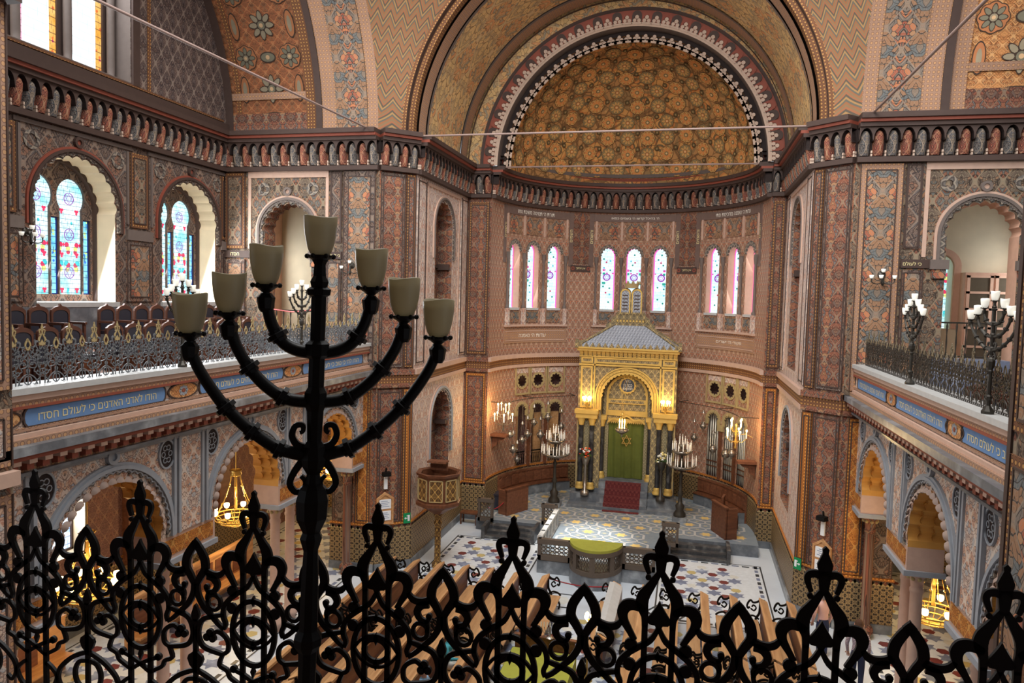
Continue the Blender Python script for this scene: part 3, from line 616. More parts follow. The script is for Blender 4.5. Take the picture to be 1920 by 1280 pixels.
# presbytery front arch mouldings (axis Y) and barrel vault
def yvault(y0,y1,r,mat,r2=None):
    mb=MB(); rows=[]; n=56
    for i in range(n+1):
        a=PI*i/n; rows.append([(C+q*math.cos(a),y,Z1+q*math.sin(a)) for y,q in ((y0,r),(y1,r2 or r))])
    mb.grid(rows,0,True,uvf=lambda i,j:((y0,y1)[j] if r2 is None else j*abs(r-r2),i*PI*r/n)); return trim(mb,M[mat])
yvault(15.7,15.7,4.62,'bord',4.42); yvault(15.7,15.85,4.42,'mould_d'); yvault(15.85,15.85,4.42,'bord',4.3); yvault(15.85,16.05,4.3,'bord')
yvault(16.05,16.5,4.25,'bordp'); yvault(16.5,16.6,4.22,'moul'); yvault(16.6,19.1,4.25,'vault'); yvault(19.1,19.2,4.22,'moul'); yvault(19.2,19.75,4.25,'bordp'); yvault(19.75,19.85,4.2,'mould_d')
# apse arch: concentric bands on the wall over the apse mouth
def ring(y,r0,r1,mat,y2=None,xc=XA):
    mb=MB(); n=72; rows=[[(xc+r*math.cos(PI*i/n),yy,Z1+r*math.sin(PI*i/n)) for r,yy in ((r0,y),(r1,y if y2 is None else y2))] for i in range(n+1)]
    mb.grid(rows,0,True,uvf=lambda i,j:(j*(r1-r0),i*PI*r1/n)); return trim(mb,M[mat])
ring(20.0,4.02,4.5,'vault'); ring(19.98,3.95,4.05,'mould_d',19.92); ring(19.95,3.62,3.97,'redm')
mb=MB(); n=46
for i in range(n):
    a=PI*(i+.5)/n; ca,sa=math.cos(a),math.sin(a)
    f=lambda u,v,d,ca=ca,sa=sa:(XA+(3.82+v)*ca-u*sa,19.95-d,Z1+(3.82+v)*sa+u*ca)
    w=PI*3.8/n/2
    o=[(-w,-.2),(-w,.0)]+[(w*.95*math.cos(PI-PI*k/8),.02+.11*math.sin(PI*k/8)) for k in range(9)]+[(w,0),(w,-.2)]
    mb.mould(f,o,[(p[0]*.55,p[1]*.6-.06) for p in o],0,.04,i%2)
    # pale trefoil cusp on the inner edge
    for u,v,r in ((0,-.04,.052),(-.056,-.125,.048),(.056,-.125,.048)): mb.panel(f,circ(u,v,r,10),[],.05,2); mb.strip(f,circ(u,v,r,10),0,.05,2,True)
    mb.panel(f,rect(-w,w,-.22,-.17),[],.05,2)
trim(mb,[M['mould_d'],M['redm'],M['check']])
ring(19.94,3.56,3.63,'check',19.9); ring(19.94,3.56,3.56,'moul',20.3)
# dark gap and the pale cusps of the semidome edge
mb=MB(); ring(20.3,3.3,3.66,'dark')
for i in range(n):
    a=PI*(i+.5)/n; ca,sa=math.cos(a),math.sin(a)
    f=lambda u,v,d,ca=ca,sa=sa:(XA+(3.3+v)*ca-u*sa,20.26-d,Z1+(3.3+v)*sa+u*ca)
    for u,v,r in ((0,.11,.05),(-.05,.04,.05),(.05,.04,.05)): mb.panel(f,circ(u,v,r,10),[],.03,0); mb.strip(f,circ(u,v,r,10),-.02,.03,0,True)
    mb.panel(f,rect(-.15,.15,-.06,.03),[],.03,0)
trim(mb,M['check'])
mb=MB(); rows=[]
for i in range(33):
    e=PI/2*i/32*.999; rows.append([(XA+3.42*math.cos(e)*math.sin(a),20.24+3.46*math.cos(e)*math.cos(a),Z1+3.42*math.sin(e)) for a in [-PI/2+PI*j/64 for j in range(65)]])
mb.grid(rows,0,True,uvf=lambda i,j:(j*.17,i*.17)); mb.build('ceiling_semidome',M['dome'],None,'structure')
mb=MB(); e=7.5; row=0
while e<84:
    n=max(2,round(180*math.cos(math.radians(e))/10.2)); st=180./n
    for j in range(n if row%2==0 else n-1):
        a=-90+(j+(.5 if row%2==0 else 1.))*st
        def df(u,v,d=0.,a=a,e=e):
            ee=math.radians(e)+v/3.42; aa=math.radians(a)+u/(3.42*math.cos(math.radians(e))); R_=3.4-d
            return (XA+R_*math.cos(ee)*math.sin(aa),20.24+(R_+.03)*math.cos(ee)*math.cos(aa),Z1+R_*math.sin(ee))
        flower(mb,df,0,0,.235 if row%2==0 else .215,10 if row%2==0 else 8,0.,(0,1,2,3,4) if (row+j)%2==0 else (0,3,1,2,4))
        for q in (0,1): mb.panel(df,circ((q-.5)*math.radians(st)*3.42*math.cos(math.radians(e)),.16,.075,10),[],.003,0); mb.panel(df,circ((q-.5)*math.radians(st)*3.42*math.cos(math.radians(e)),.16,.06,10),[],.006,3); mb.panel(df,circ((q-.5)*math.radians(st)*3.42*math.cos(math.radians(e)),.16,.025,8),[],.01,4)
    e+=8.2; row+=1
trim(mb,[plain('dome_outline',(112,82,54),.8),plain('dome_ochre',(208,160,96),.8),plain('dome_orange',(216,140,80),.8),plain('dome_olive',(150,130,90),.8),plain('dome_boss',(226,194,140),.7)])
mb=MB()
for z,r,m in ((10.0,3.55,0),(10.1,3.5,1),(10.22,3.46,0)):
    mb.grid([[(XA+q*math.sin(a),20.2+q*math.cos(a),zz) for a in [-PI/2+PI*j/64 for j in range(65)]] for q,zz in ((r+.2,z),(r,z),(r-.03,z+.1),(r+.1,z+.1))],m,False)
trim(mb,[M['moul'],M['redm']])
corbel(lambda u,v,d:apf(u-RA*PI/2,v,d),RA*PI,1) if False else None
def apse_corbel():
    n=46; L=RA*PI; return corbel(lambda u,v,d:apf(u-L/2,v,d),L,48,9.2,L/n)
apse_corbel()
# apse wall with windows and organ openings, built in narrow upright strips
GW=[-53.,0.,53.]; WIN=[g+k*12.6 for g in GW for k in (-1,0,1)]
def win_top(a,c): # a,c degrees -> arch head height
    u=math.radians(a-c)*RA; r=.235
    return None if abs(u)>=r else 7.78+math.sqrt(r*r-u*u)*1.15+.02*abs(math.sin(u*40))
ORG=[g+k*10.2 for g in (-48.,55.) for k in (-1,0,1)]
def holes_at(a):
    h=[]
    for c in WIN:
        t=win_top(a,c)
        if t: h.append((6.06,t))
    for c in ORG:
        u=math.radians(a-c)*RA
        if abs(u)<.2: h.append((1.15,2.9+math.sqrt(.04-u*u)+.03*abs(math.sin(u*44)))); 
        if abs(u)<.19: q=math.sqrt(.19**2-u*u); h.append((3.82-q,3.82+q))
    return sorted(h)
mb=MB(); NA=360
for i in range(NA):
    a0=-90+180*i/NA; a1=-90+180*(i+1)/NA; am=(a0+a1)/2; hs=holes_at(am); z=0.
    for b,t in hs+[(Z1,Z1)]:
        mb.face([apf(math.radians(a)*RA,q,0) for a,q in ((a0,z),(a1,z),(a1,b),(a0,b))],[(math.radians(a0)*RA,z),(math.radians(a1)*RA,z),(math.radians(a1)*RA,b),(math.radians(a0)*RA,b)],0 if z>4.2 or b>4.6 else 1); z=t
mb.build('wall_apse',[M['apse'],M['apse']],None,'structure')
for gi,c in enumerate(WIN):
    u0=math.radians(c)*RA; ol=[(u0-.235,6.06),(u0-.235,7.78)]+[(u0+.235*math.cos(PI-PI*k/16),7.78+.27*math.sin(PI*k/16)) for k in range(17)]+[(u0+.235,7.78),(u0+.235,6.06)]
    TN[0]+=1; mb=MB(); mb.strip(apf,ol,0,-.3,0,True); sc_=[(u0+(.185+.04*abs(math.sin(7*(PI-PI*k/42))))*math.cos(PI-PI*k/42),7.76+(.215+.04*abs(math.sin(7*PI*k/42)))*math.sin(PI*k/42)) for k in range(43)]
    mb.mould(apf,sc_,[(u0+.3*math.cos(PI-PI*k/42),7.78+.33*math.sin(PI*k/42)) for k in range(43)],0,.03,1)
    mb.fbox(apf,u0-.235,u0+.235,6.0,6.07,-.3,.04,2)
    wo=mb.build('window_%d'%TN[0],[M['creamp'],M['zigg'],M['white']],None,'structure')
    mb=MB(); fa=lambda u,v,d=0.:apf(u,v,-.26+d); mb.panel(fa,ol,[],0,0)
    oi=[(u0+(p[0]-u0)*.86,6.06+(p[1]-6.06)*.97+.03) for p in ol]; mb.mould(fa,ol,oi,0,.006,1)
    mb.mould(fa,circ(u0,7.1,.08,20,end=True),circ(u0,7.1,.118,20,end=True),0,.01,2)
    for fl in (0,1): mb.ribbon(lambda u,v,d:fa(u,v,d+.012),[(u0+.075*math.sin(2*PI*q/3+fl*PI),7.1+.075*math.cos(2*PI*q/3+fl*PI)) for q in range(3)],.014,.006,2,True)
    for k,(du_,zz,mi) in enumerate(((.07,6.3,3),(-.09,6.42,3),(.1,6.55,4),(-.02,6.6,5),(.09,6.75,3),(.11,6.84,4),(-.1,6.8,3),(.1,7.32,3),(-.09,7.4,4),(.05,7.5,3),(-.02,7.58,5),(.1,7.62,4),(-.1,7.68,3),(.0,7.82,3))):
        if (k+gi)%4: mb.panel(fa,circ(u0+du_*(1 if gi%2 else -1),zz,.03,8),[],.008,mi)
    mb.build('glass_pane',[M['glapse'],M['pinkg'],M['purpg'],M['tealg'],M['skyg'],M['rubyg2']],wo)
for g in GW:                        # colonnettes, panels and inscriptions of each triple window
    u0=math.radians(g)*RA; du=math.radians(12.6)*RA; mb=MB()
    for e in (-1.5,-.5,.5,1.5):
        p=apf(u0+du*e*.98,0,.03); mb.lathe([(.06,6.05),(.065,6.12),(.035,6.17),(.036,7.42),(.045,7.46),(.065,7.6),(.06,7.7)],10,(p[0],p[1],0),0); mb.fbox(apf,u0+du*e*.98-.055,u0+du*e*.98+.055,5.55,6.06,0,.1,1); mb.fbox(apf,u0+du*e*.98-.06,u0+du*e*.98+.06,7.62,7.72,0,.07,0)
    mb.fbox(apf,u0-du*1.6,u0+du*1.6,5.5,5.56,0,.09,2,8)
    trim(mb,[M['moul'],M['pink'],M['moulp']])
    mb=MB()
    for e in (-1,0,1): mb.fbox(apf,u0+du*e-.28,u0+du*e+.28,8.28,8.8,0,.02,0,4); mb.fbox(apf,u0+du*e-.24,u0+du*e+.24,5.62,5.98,0,.015,0,4)
    for e in (-1.5,-.5,.5,1.5): mb.fbox(apf,u0+du*e-.03,u0+du*e+.03,8.25,8.85,0,.035,2)
    mb.fbox(apf,u0-du*1.6,u0+du*1.6,8.84,9.06,0,.03,1,8); mb.fbox(apf,u0-du*1.6,u0+du*1.6,5.0,5.42,0,.02,3,8)
    mb.fbox(apf,u0-du*1.78,u0-du*1.6,7.4,9.08,0,.02,1,2); mb.fbox(apf,u0+du*1.6,u0+du*1.78,7.4,9.08,0,.02,1,2)
    for z in (5.08,5.36): mb.fbox(apf,u0-du*1.5,u0+du*1.5,z-.012,z+.012,0,.035,2,8)
    trim(mb,[M['palm'],plain('umber_lintel',(112,92,84),.6),M['moulp'],M['bordp']])
for g,t,t2 in ((-53,'תורת ה׳ תמימה משיבת נפש','עדות ה׳ נאמנה'),(0,'ה׳ בהיכל קדשו ה׳ בשמים כסאו',None),(53,'עדות ה׳ נאמנה מחכימת פתי','פקודי ה׳ ישרים')):
    u0=math.radians(g)*RA; text(t,.1,apf,u0,8.95,.034,M['whitet'],'trim_text',None,'structure',width=1.5)
    if t2: text(t2,.1,apf,u0,5.22,.026,M['whitet'],'trim_text',None,'structure',width=1.1)
    for e,w_ in ((-1.69,'והשמים'),(1.69,'השמים')): text(w_,.085,apf,u0+.81*e,8.35,.026,M['parch'],'trim_text',None,'structure',rot=True)
for g,t in ((-26.5,'אין זולתך'),(26.5,'אין בלתך')):
    u0=math.radians(g)*RA; mb=MB(); mb.fbox(apf,u0-.33,u0+.33,7.24,7.44,0,.03,0,4)
    for e in (-.26,.26): mb.mould(lambda u,v,d:apf(u,v,d+.03),circ(u0+e,7.34,.03,10,end=True),circ(u0+e,7.34,.06,10,end=True),0,.01,1)
    trim(mb,[M['mould_d'],M['redm']]); text(t,.085,apf,u0,7.34,.034,M['parch'],'trim_text',None,'structure')
    mb=MB(); mb.fbox(apf,u0-.28,u0+.28,7.48,9.08,0,.015,0,4); trim(mb,M['pila'])
string_course(lambda u,v,d:apf(u-RA*PI/2,v,d),RA*PI,48,4.3,'moulp')
for g in (-48.,55.):                # organ screens
    u0=math.radians(g)*RA; du=math.radians(10.2)*RA; mb=MB()
    for k in (-1,0,1):
        c=u0+du*k
        mb.mould(apf,[(c+(.15+.05*abs(math.sin(5*q)))*math.cos(q),3.82+(.15+.05*abs(math.sin(5*q)))*math.sin(q)) for q in [2*PI*i/72 for i in range(73)]],circ(c,3.82,.245,72,end=True),0,.03,0)
        for a,b,z0,z1 in ((c-.31,c-.28,3.42,4.28),(c+.28,c+.31,3.42,4.28)): mb.fbox(apf,a,b,z0,z1,0,.05,0)
        mb.fbox(apf,c-.31,c+.31,4.25,4.29,0,.05,0,4); mb.fbox(apf,c-.31,c+.31,3.4,3.45,0,.06,0,4)
        A=archpts(c,2.75,2.9,.165,7,.05,42); mb.mould(apf,A,archpts(c,2.75,2.9,.29,0,0,len(A)-3),0,.04,0); mb.fbox(apf,c-.25,c+.25,4.06,4.2,0,.012,1,3)
        if k<1: mb.fbox(apf,c+du/2-.12,c+du/2+.12,2.6,2.78,0,.07,0); mb.fbox(apf,c+du/2-.05,c+du/2+.05,1.15,2.6,-.02,.05,2)
    trim(mb,[M['giltp'],M['pink'],M['redwood']])
mb=MB(); mb.grid([[(XA+4.35*math.sin(a),20+4.35*math.cos(a),z) for a in [-PI/2+PI*j/40 for j in range(41)]] for z in (.3,4.8)],0,False); mb.build('wall_organ_chamber',M['plum'],None,'structure')
dado_band(lambda u,v,d:apf(u-RA*PI/2,v,d),RA*PI,48,1.05)
# ------------------------------------------------------------------ galleries and arcades
for sd in (1,-1):
    nm='left' if sd>0 else 'right'; X=(lambda x:x) if sd>0 else mx
    Y0=1.0 ; L=15.4-Y0
    fp=frame((X(-7.0),Y0,0),(0,1,0),(sd,0,0))
    mb=MB()
    mb.fbox(fp,0,L,5.2,5.27,-.35,.08,0)                 # marble rail
    mb.fbox(fp,0,L,5.13,5.2,-.3,.05,1); mb.fbox(fp,0,L,5.07,5.13,-.3,.03,2); mb.fbox(fp,0,L,5.04,5.07,-.3,.05,4)
    mb.fbox(fp,0,L,4.66,5.04,-.3,0,3)
    mb.fbox(fp,0,L,4.79,4.83,0,.02,2); mb.fbox(fp,0,L,4.72,4.77,0,.05,1); mb.fbox(fp,0,L,4.66,4.72,0,.09,2)
    mb.fbox(fp,0,L,4.56,4.66,-.3,.2,5); mb.fbox(fp,0,L,4.5,4.56,-.3,.14,4); mb.fbox(fp,0,L,4.34,4.5,-.3,.0,2)
    n=round(L/.2)
    for i in range(n):
        u=(i+.5)*L/n; mb.fbox(fp,u-.045,u+.045,4.38,4.5,0,.09,4); mb.fbox(fp,u-.05,u+.05,4.45,4.52,0,.13,1)
        mb.prism(lambda a,b,d,u=u:fp(u+d,b,a),[(0,4.36),(.08,4.42),(.1,4.48),(0,4.48)],-.035,.035,4)
    mb.fbox(fp,0,L,4.3,4.34,-.02,.05,5)
    mb.build('wall_parapet_'+nm,[M['white'],M['moulp'],M['bordp'],M['span'],M['redm'],M['grey']],None,'structure')
    # inscription cartouches
    T=['הודו לאדני האדנים כי לעולם חסדו','הודו לאלהי האלהים כי לעולם חסדו','הודו לה׳ כי טוב כי לעולם חסדו']
    CY=[(6.5,8.72),(9.46,11.76),(12.45,15.05)] if sd>0 else [(13.0,15.1),(10.1,12.45),(7.3,9.6)]
    for (a,b),t in zip(CY,T):
        a-=Y0;b-=Y0; mb=MB(); r=.07; z0,z1=4.84,5.03
        o=[(a+r*.6,z0),(b-r*.6,z0),(b-.01,z0+.04),(b,(z0+z1)/2),(b-.01,z1-.04),(b-r*.6,z1),(a+r*.6,z1),(a+.01,z1-.04),(a,(z0+z1)/2),(a+.01,z0+.04)]
        mb.prism(fp,o,0,.012,0); q=[((p[0]-(a+b)/2)*1.02+(a+b)/2,(p[1]-4.935)*1.12+4.935) for p in o]; mb.mould(fp,o+[o[0]],q+[q[0]],0,.02,1); trim(mb,[M['blue'],M['mould_d']])
        text(t,.105,fp,(a+b)/2,4.935,.016,M['parch'],'trim_text',None,'structure',width=(b-a)*.84,mirror=sd>0) if False else text(t,.105,fp,(a+b)/2,4.935,.016,M['parch'],'trim_text',None,'structure',width=(b-a)*.84,mirror=sd<0)
    for y in ((9.1,12.1,6.15) if sd>0 else (12.73,9.85,6.9)):
        u=y-Y0; mb=MB(); mb.prism(fp,circ(u,4.935,.3,24,.1),0,.012,0); mb.mould(fp,circ(u,4.935,.3,24,.1,end=True),circ(u,4.935,.33,24,.115,end=True),0,.02,1)
        for k in range(8): a=PI*k/4; mb.panel(lambda p,q,d:fp(p,q,d+.016),circ(u+.07*math.cos(a),4.935+.05*math.sin(a),.028,8),[],0,2)
        mb.prism(fp,circ(u,4.935,.03,10),0,.02,3); trim(mb,[M['vaultR'],M['mould_d'],M['mglb'],M['redm']])
    # --- arcade
    fa=frame((X(-7.1),0,0),(0,1,0),(sd,0,0)); AC=[1.75,4.8,7.85,10.9,13.9]; zs=2.95; zi=2.85; r=.92
    out=[(.3,4.4),(15.4,4.4),(15.4,zi)]; hs=[]
    for c in AC[::-1]: out+=archpts(c,zi,zs,r,11,.06,55)[::-1]
    out.append((.3,zi))
    mb=MB(); mb.panel(fa,out,[],0,0); mb.panel(fa,out,[],-.5,1)
    for c in AC: mb.strip(fa,archpts(c,zi,zs,r,11,.06,55),0,-.5,2)
    mb.build('wall_arcade_'+nm,[M['span'],M['plum'],M['intr']],None,'structure')
    for c in AC:
        arch_trim(fa,c,zi,zs,r+.06,15,zi,('mglb','zigg','mglb'),.2,.06)
        mb=MB()           # shell-shaped cusps round the arch
        for i in range(21):
            a=PI*(i+.5)/21; p=(c+(r+.02)*math.cos(a),zs+(r+.02)*math.sin(a))
            for d,s_ in ((.02,.075),(-.17,.07),(-.36,.07)):
                f=lambda u,v,w,p=p,a=a,d=d:fa(p[0]+v*math.cos(a)-u*math.sin(a),p[1]+v*math.sin(a)+u*math.cos(a),d+w)
                mb.grid([[f(s_*k*math.cos(t),-.02+s_*k*math.sin(t),.045*math.sqrt(max(0,1-k*k))) for t in [PI*q/6 for q in range(7)]] for k in (.1,.6,1.)],0 if d>0 else 1,True)
        trim(mb,[M['shell'],M['intr']])
        mb=MB(); mb.strip(fa,archpts(c,zi,zs,r+.09,0,0,40),-.12,-.3,0,False,True); trim(mb,M['intr'])
        for e in (-1.02,1.02):
            mb=MB(); mb.panel(fa,circ(c+e,4.05,.14,20,.19),[],.015,0); mb.mould(fa,circ(c+e,4.05,.14,20,.19,end=True),circ(c+e,4.05,.165,20,.215,end=True),0,.03,1)
            for k in range(6):
                a=PI*k/3; mb.mould(fa,circ(c+e+.07*math.cos(a),4.05+.1*math.sin(a),.03,10,end=True),circ(c+e+.07*math.cos(a),4.05+.1*math.sin(a),.042,10,end=True),.015,.022,1)
            trim(mb,[M['dark'],M['mglb']])
    mb=MB(); 
    for i in range(len(AC)):
        m_=(AC[i]+AC[i+1])/2 if i<4 else 15.15
        w=.36
        if i<4:
            mb.fbox(fa,m_-.24,m_+.24,zi,4.28,0,.02,0)
            for e in (-w,-.26,.26,w): mb.fbox(fa,m_+e-.025,m_+e+.025,zi,4.3,0,.05,1)
    mb.fbox(fa,.3,15.4,4.24,4.3,0,.04,1); trim(mb,[M['span'],M['mglb']])
    for i in range(len(AC)):           # imposts, capitals and paired columns
        m_=(AC[i]+AC[i+1])/2 if i<4 else 15.12
        lo,hi=(AC[i]+r,AC[i+1]-r) if i<4 else (AC[i]+r,15.4)
        mb=MB(); mb.fbox(fa,lo,hi,2.5,zi,-.5,.0,0); mb.fbox(fa,lo+.06,hi-.06,2.56,zi-.06,0,.012,1); mb.fbox(fa,lo-.03,hi+.03,2.42,2.5,-.53,.04,2)
        if sd>0: pass
        trim(mb,[M['moulp'],M['orange'],M['mglb']])
        for e in ((-.26,.26) if i<4 else (0,)):
            mb=MB(); mb.lathe([(.12,.0),(.12,.1),(.16,.12),(.15,.2),(.105,.26),(.09,.3),(.088,2.05),(.1,2.08),(.1,2.12),(.085,2.14),(.1,2.25),(.15,2.36),(.16,2.42)],14,fa(m_+e,0,-.25),0)
            for k in range(8): a=PI*k/4; p=fa(m_+e,0,-.25); mb.ball((p[0]+.12*math.cos(a),p[1]+.12*math.sin(a),2.3),.035,1,6)
            TN[0]+=1; mb.build('column_%d'%TN[0],[M['moulp'] if i<4 else M['pila'],M['giltp']],None,'structure')
    # gallery floor, tiers and ceiling below
    mb=MB(); mb.box(min(X(-7.3),X(-10.7)),max(X(-7.3),X(-10.7)),Y0,15.4,4.5,4.75)
    for a,b,z in ((-9.0,-10.7,5.0),(-9.7,-10.7,5.28)): mb.box(min(X(a),X(b)),max(X(a),X(b)),Y0,15.4,4.7,z)
    mb.build('floor_gallery_'+nm,M['dkwood'],None,'structure')
    # aisle behind the pier
    mb=MB(); fe=frame((X(-10.7),19.2,0),(sd,0,0),(0,-1,0)); mb.panel(fe,rect(0,3.9,0,4.55),[],0,0); mb.build('wall_aisle_end_'+nm,M['plum'],None,'structure'); dado_band(fe,3.9)
    mb=MB(); mb.face([(X(-10.7),15.4,4.55),(X(-7.8),15.4,4.55),(X(-7.8),19.2,4.55),(X(-10.7),19.2,4.55)]); mb.build('ceiling_aisle_'+nm,M['plaster'],None,'structure')
    fi=frame((X(-10.7)+sd*.02,1.0,0),(0,1,0),(sd,0,0)); mb=MB(); mb.panel(fi,rect(0,18.2,0,4.5),[rect(8.9,10.2,1.5,3.1)],0,0); mb.build('wall_aisle_'+nm,M['plum'],None,'structure')
    for y in (8.6,12.3,15.2):
        mb=MB(); mb.fbox(fi,y-1-.2,y-1+.2,.9,4.5,0,.15,0); mb.fbox(fi,y-1.26,y-.74,2.5,2.6,0,.2,1); trim(mb,[M['redwood'] if y>9 else M['plum'],M['mould_d']])
    if sd<0: dado_band(fi,18.2,1,.95)
# piers nearest to the camera, on both sides
mb=MB(); mb.box(-8.2,-6.82,4.9,6.2,0,13); mb.build('wall_near_pier_left',M['front'],None,'structure')
fn=frame((-6.82,4.9,0),(0,1,0),(1,0,0))
for z0,z1 in ((5.3,9.2),(1.1,4.2),(4.5,5.1)): pilaster(fn,.5,1.28,z0,z1,'span','bordp',.02,.1)
mb=MB(); mb.fbox(fn,0,1.3,4.3,4.45,0,.1,0); mb.fbox(fn,0,1.3,9.2,10,0,.2,1); trim(mb,[M['moulp'],M['mould_d']])
mb=MB(); mb.box(2.69,4.2,4.6,7.0,0,13); mb.build('wall_near_pier_right',M['front'],None,'structure')
fn=frame((2.69,4.6,0),(0,1,0),(-1,0,0)); pilaster(fn,1.75,2.32,5.4,10.5,'palm','bord',.02,.1); pilaster(fn,1.75,2.32,1.0,5.2,'palm','bord',.02,.1)
mb=MB(); mb.fbox(fn,2.33,2.4,0,13,0,.02,0); trim(mb,M['mould_d'])
# west gallery the photograph is taken from
mb=MB(); mb.box(-6.8,2.7,-3.0,2.1,4.5,4.8); mb.build('floor_west_gallery',M['dkwood'],None,'structure')
mb=MB(); mb.box(-6.8,2.7,1.62,1.9,4.8,5.03); mb.build('wall_west_parapet',M['span'],None,'structure')
mb=MB(); mb.box(-11,7.2,-3.2,-3.0,0,10.5); mb.build('wall_back',M['plum'],None,'structure')
mb=MB(); mb.box(-11,7.2,-3.2,3.2,10.2,10.5); mb.build('ceiling_west_gallery',M['plaster'],None,'structure')
# ------------------------------------------------------------------ floors
mb=MB(); mb.face([(-11,-3,0),(7.2,-3,0),(7.2,24.5,0),(-11,24.5,0)],None,0)
def hexagon(cx,cy,r,a0=0.,n=6): return [(cx+r*math.cos(a0+2*PI*k/n),cy+r*math.sin(a0+2*PI*k/n)) for k in range(n)]
def star6(cx,cy,r,a0=0.,k_=.577): return [(cx+(r if k%2==0 else r*k_)*math.cos(a0+PI*k/6),cy+(r if k%2==0 else r*k_)*math.sin(a0+PI*k/6)) for k in range(12)]
FL=frame((0,0,0),(1,0,0),(0,0,1))
def flat(mb,pts,z,m): mb.idx([(p[0],p[1],z) for p in pts]+[(sum(p[0] for p in pts)/len(pts),sum(p[1] for p in pts)/len(pts),z)],[(i,(i+1)%len(pts),len(pts)) for i in range(len(pts))],m)
def starfield(mb,x0,x1,y0,y1,a,z):
    """grey stars with red, ochre and pale hexagons between"""
    j=0; y=y0+a*.6
    while y<y1-a*.4:
        i=0; x=x0+a*.55+(a/2 if j%2 else 0)
        while x<x1-a*.4:
            flat(mb,star6(x,y,a*.4,PI/2),z,1)
            if y+a*.577<y1-a*.2: flat(mb,hexagon(x,y+a*.577,a*.25,0.),z,(2,3,2,4)[(i+j)%4])
            x+=a; i+=1
        y+=a*.866; j+=1
def key_border(mb,x0,x1,y0,y1,z,w=.1):
    for a,b,c,d in ((x0,x1,y0,y0+w*.35),(x0,x1,y1-w*.35,y1),(x0,x0+w*.35,y0,y1),(x1-w*.35,x1,y0,y1)): flat(mb,rect(a,b,c,d),z,5)
    for hor in (0,1):
        a,b=(x0,x1) if hor else (y0,y1); n=int((b-a)/.24)
        for i in range(n):
            p=a+(i+.5)*(b-a)/n
            for q in ((y0+w*1.3,y1-w*1.3) if hor else (x0+w*1.3,x1-w*1.3)):
                c=(p,q) if hor else (q,p); l=(.085,.04) if hor else (.04,.085); flat(mb,rect(c[0]-l[0],c[0]+l[0],c[1]-l[1],c[1]+l[1]),z,1 if i%2 else 5)
for (x0,x1,y0,y1) in ((-5.75,-3.35,14.7,18.5),(-.45,1.95,14.7,18.5)):
    flat(mb,rect(x0,x1,y0,y1),.002,6); key_border(mb,x0,x1,y0,y1,.004); starfield(mb,x0+.26,x1-.26,y0+.26,y1-.26,.48,.004)
for x0,x1 in ((-10.4,-7.2),(3.4,6.6)): flat(mb,rect(x0,x1,2,19),.002,6); starfield(mb,x0+.2,x1-.2,2.2,18.8,.5,.004); key_border(mb,x0,x1,2,19,.004)
starfield(mb,-6.2,2.4,2.5,14.3,.46,.004)
for cx in (-2.4,-1.3,-.2): 
    flat(mb,hexagon(cx,15.1,.42,0),.003,5); flat(mb,hexagon(cx,15.1,.36,0),.004,6); flat(mb,hexagon(cx,15.1,.22,0),.005,4)
mb.build('floor',[plain('daylit_white_marble',(206,214,222),.35,scale=1.2),M['bluem'],plain('red_marble',(120,60,58),.35),plain('yellow_marble',(196,178,120),.35),plain('pale_marble',(214,214,206),.35),plain('dark_slate',(58,62,66),.35),plain('cool_white_marble',(216,222,226),.35)],None,'structure')  # base is white marble with the blue cast of daylight in its colour
# presbytery platform with star strapwork
ZP=.3
mb=MB(); PX0,PX1=-3.2,-.5
front=[(PX0,16.5),(-2.42,16.5)]+[(-1.83+.6*math.cos(PI+PI*k/14),16.5+.72*math.sin(PI+PI*k/14)) for k in range(15)][1:-1]+[(-1.24,16.5),(PX1,16.5)]
plan=front+[(PX1,19.15),(1.95,19.15),(1.95,20)]+[(XA+RA*math.cos(PI*k/24),20+RA*math.sin(PI*k/24)) for k in range(25)]+[(-5.45,20),(-5.45,19.15),(PX0,19.15)]
up=lambda u,v,d=0.:(u,v,d)
mb.panel(up,plan,[],ZP,0); mb.strip(up,plan,0,ZP,1,True)
inp=lambda x,y:(x>PX0+.1 and x<PX1-.1 and 16.6<y<20) or ((x-XA)**2+(y-20)**2<(RA-.15)**2 and y>=20) or (-5.3<x<1.8 and 19.3<y<=20)
a=.86; jj=0; y=16.7
fl=lambda pts,z,m: flat(mb,pts,z,m) if all(inp(*p) for p in pts) else None
def seg2(p,q,w,z,m):
    dx=q[0]-p[0];dy=q[1]-p[1];l=math.hypot(dx,dy);nx=-dy/l*w/2;ny=dx/l*w/2
    fl([(p[0]+nx,p[1]+ny),(q[0]+nx,q[1]+ny),(q[0]-nx,q[1]-ny),(p[0]-nx,p[1]-ny)],z,m)
while y<23.6:
    x=-6.2+(a/2 if jj%2 else 0)
    while x<2.4:
        h1=hexagon(x,y,.33,PI/6); h2=hexagon(x,y,.29,PI/6)
        for k in range(6): seg2(h1[k],h1[(k+1)%6],.06,ZP+.004,2)
        fl(star6(x,y,.235,0,.6),ZP+.003,5); fl(star6(x,y,.17,0,.6),ZP+.005,3)
        for k in range(6):
            if k>2: continue
            p=h1[k]; ang=PI/6+PI/3*k; [seg2(h1[kk],(x+.5*math.cos(PI/6+PI/3*kk),y+.5*math.sin(PI/6+PI/3*kk)),.05,ZP+.004,2) for kk in (k,k+3)]
            c=(x+.43*math.cos(PI/3*k),y+.43*math.sin(PI/3*k)); fl(hexagon(c[0],c[1],.1,PI/6),ZP+.003,5); fl(star6(c[0],c[1],.07,0,.5),ZP+.005,6)
        x+=a
    y+=a*.866; jj+=1
mb.build('floor_platform',[plain('grey_blue_floor',(128,140,150),.3),M['grey'],M['white'],plain('yellow_inlay',(214,184,118),.35),M['bluem'],plain('slate_inlay',(140,150,156),.35),plain('pale_inlay',(176,170,146),.35)],None,'structure')
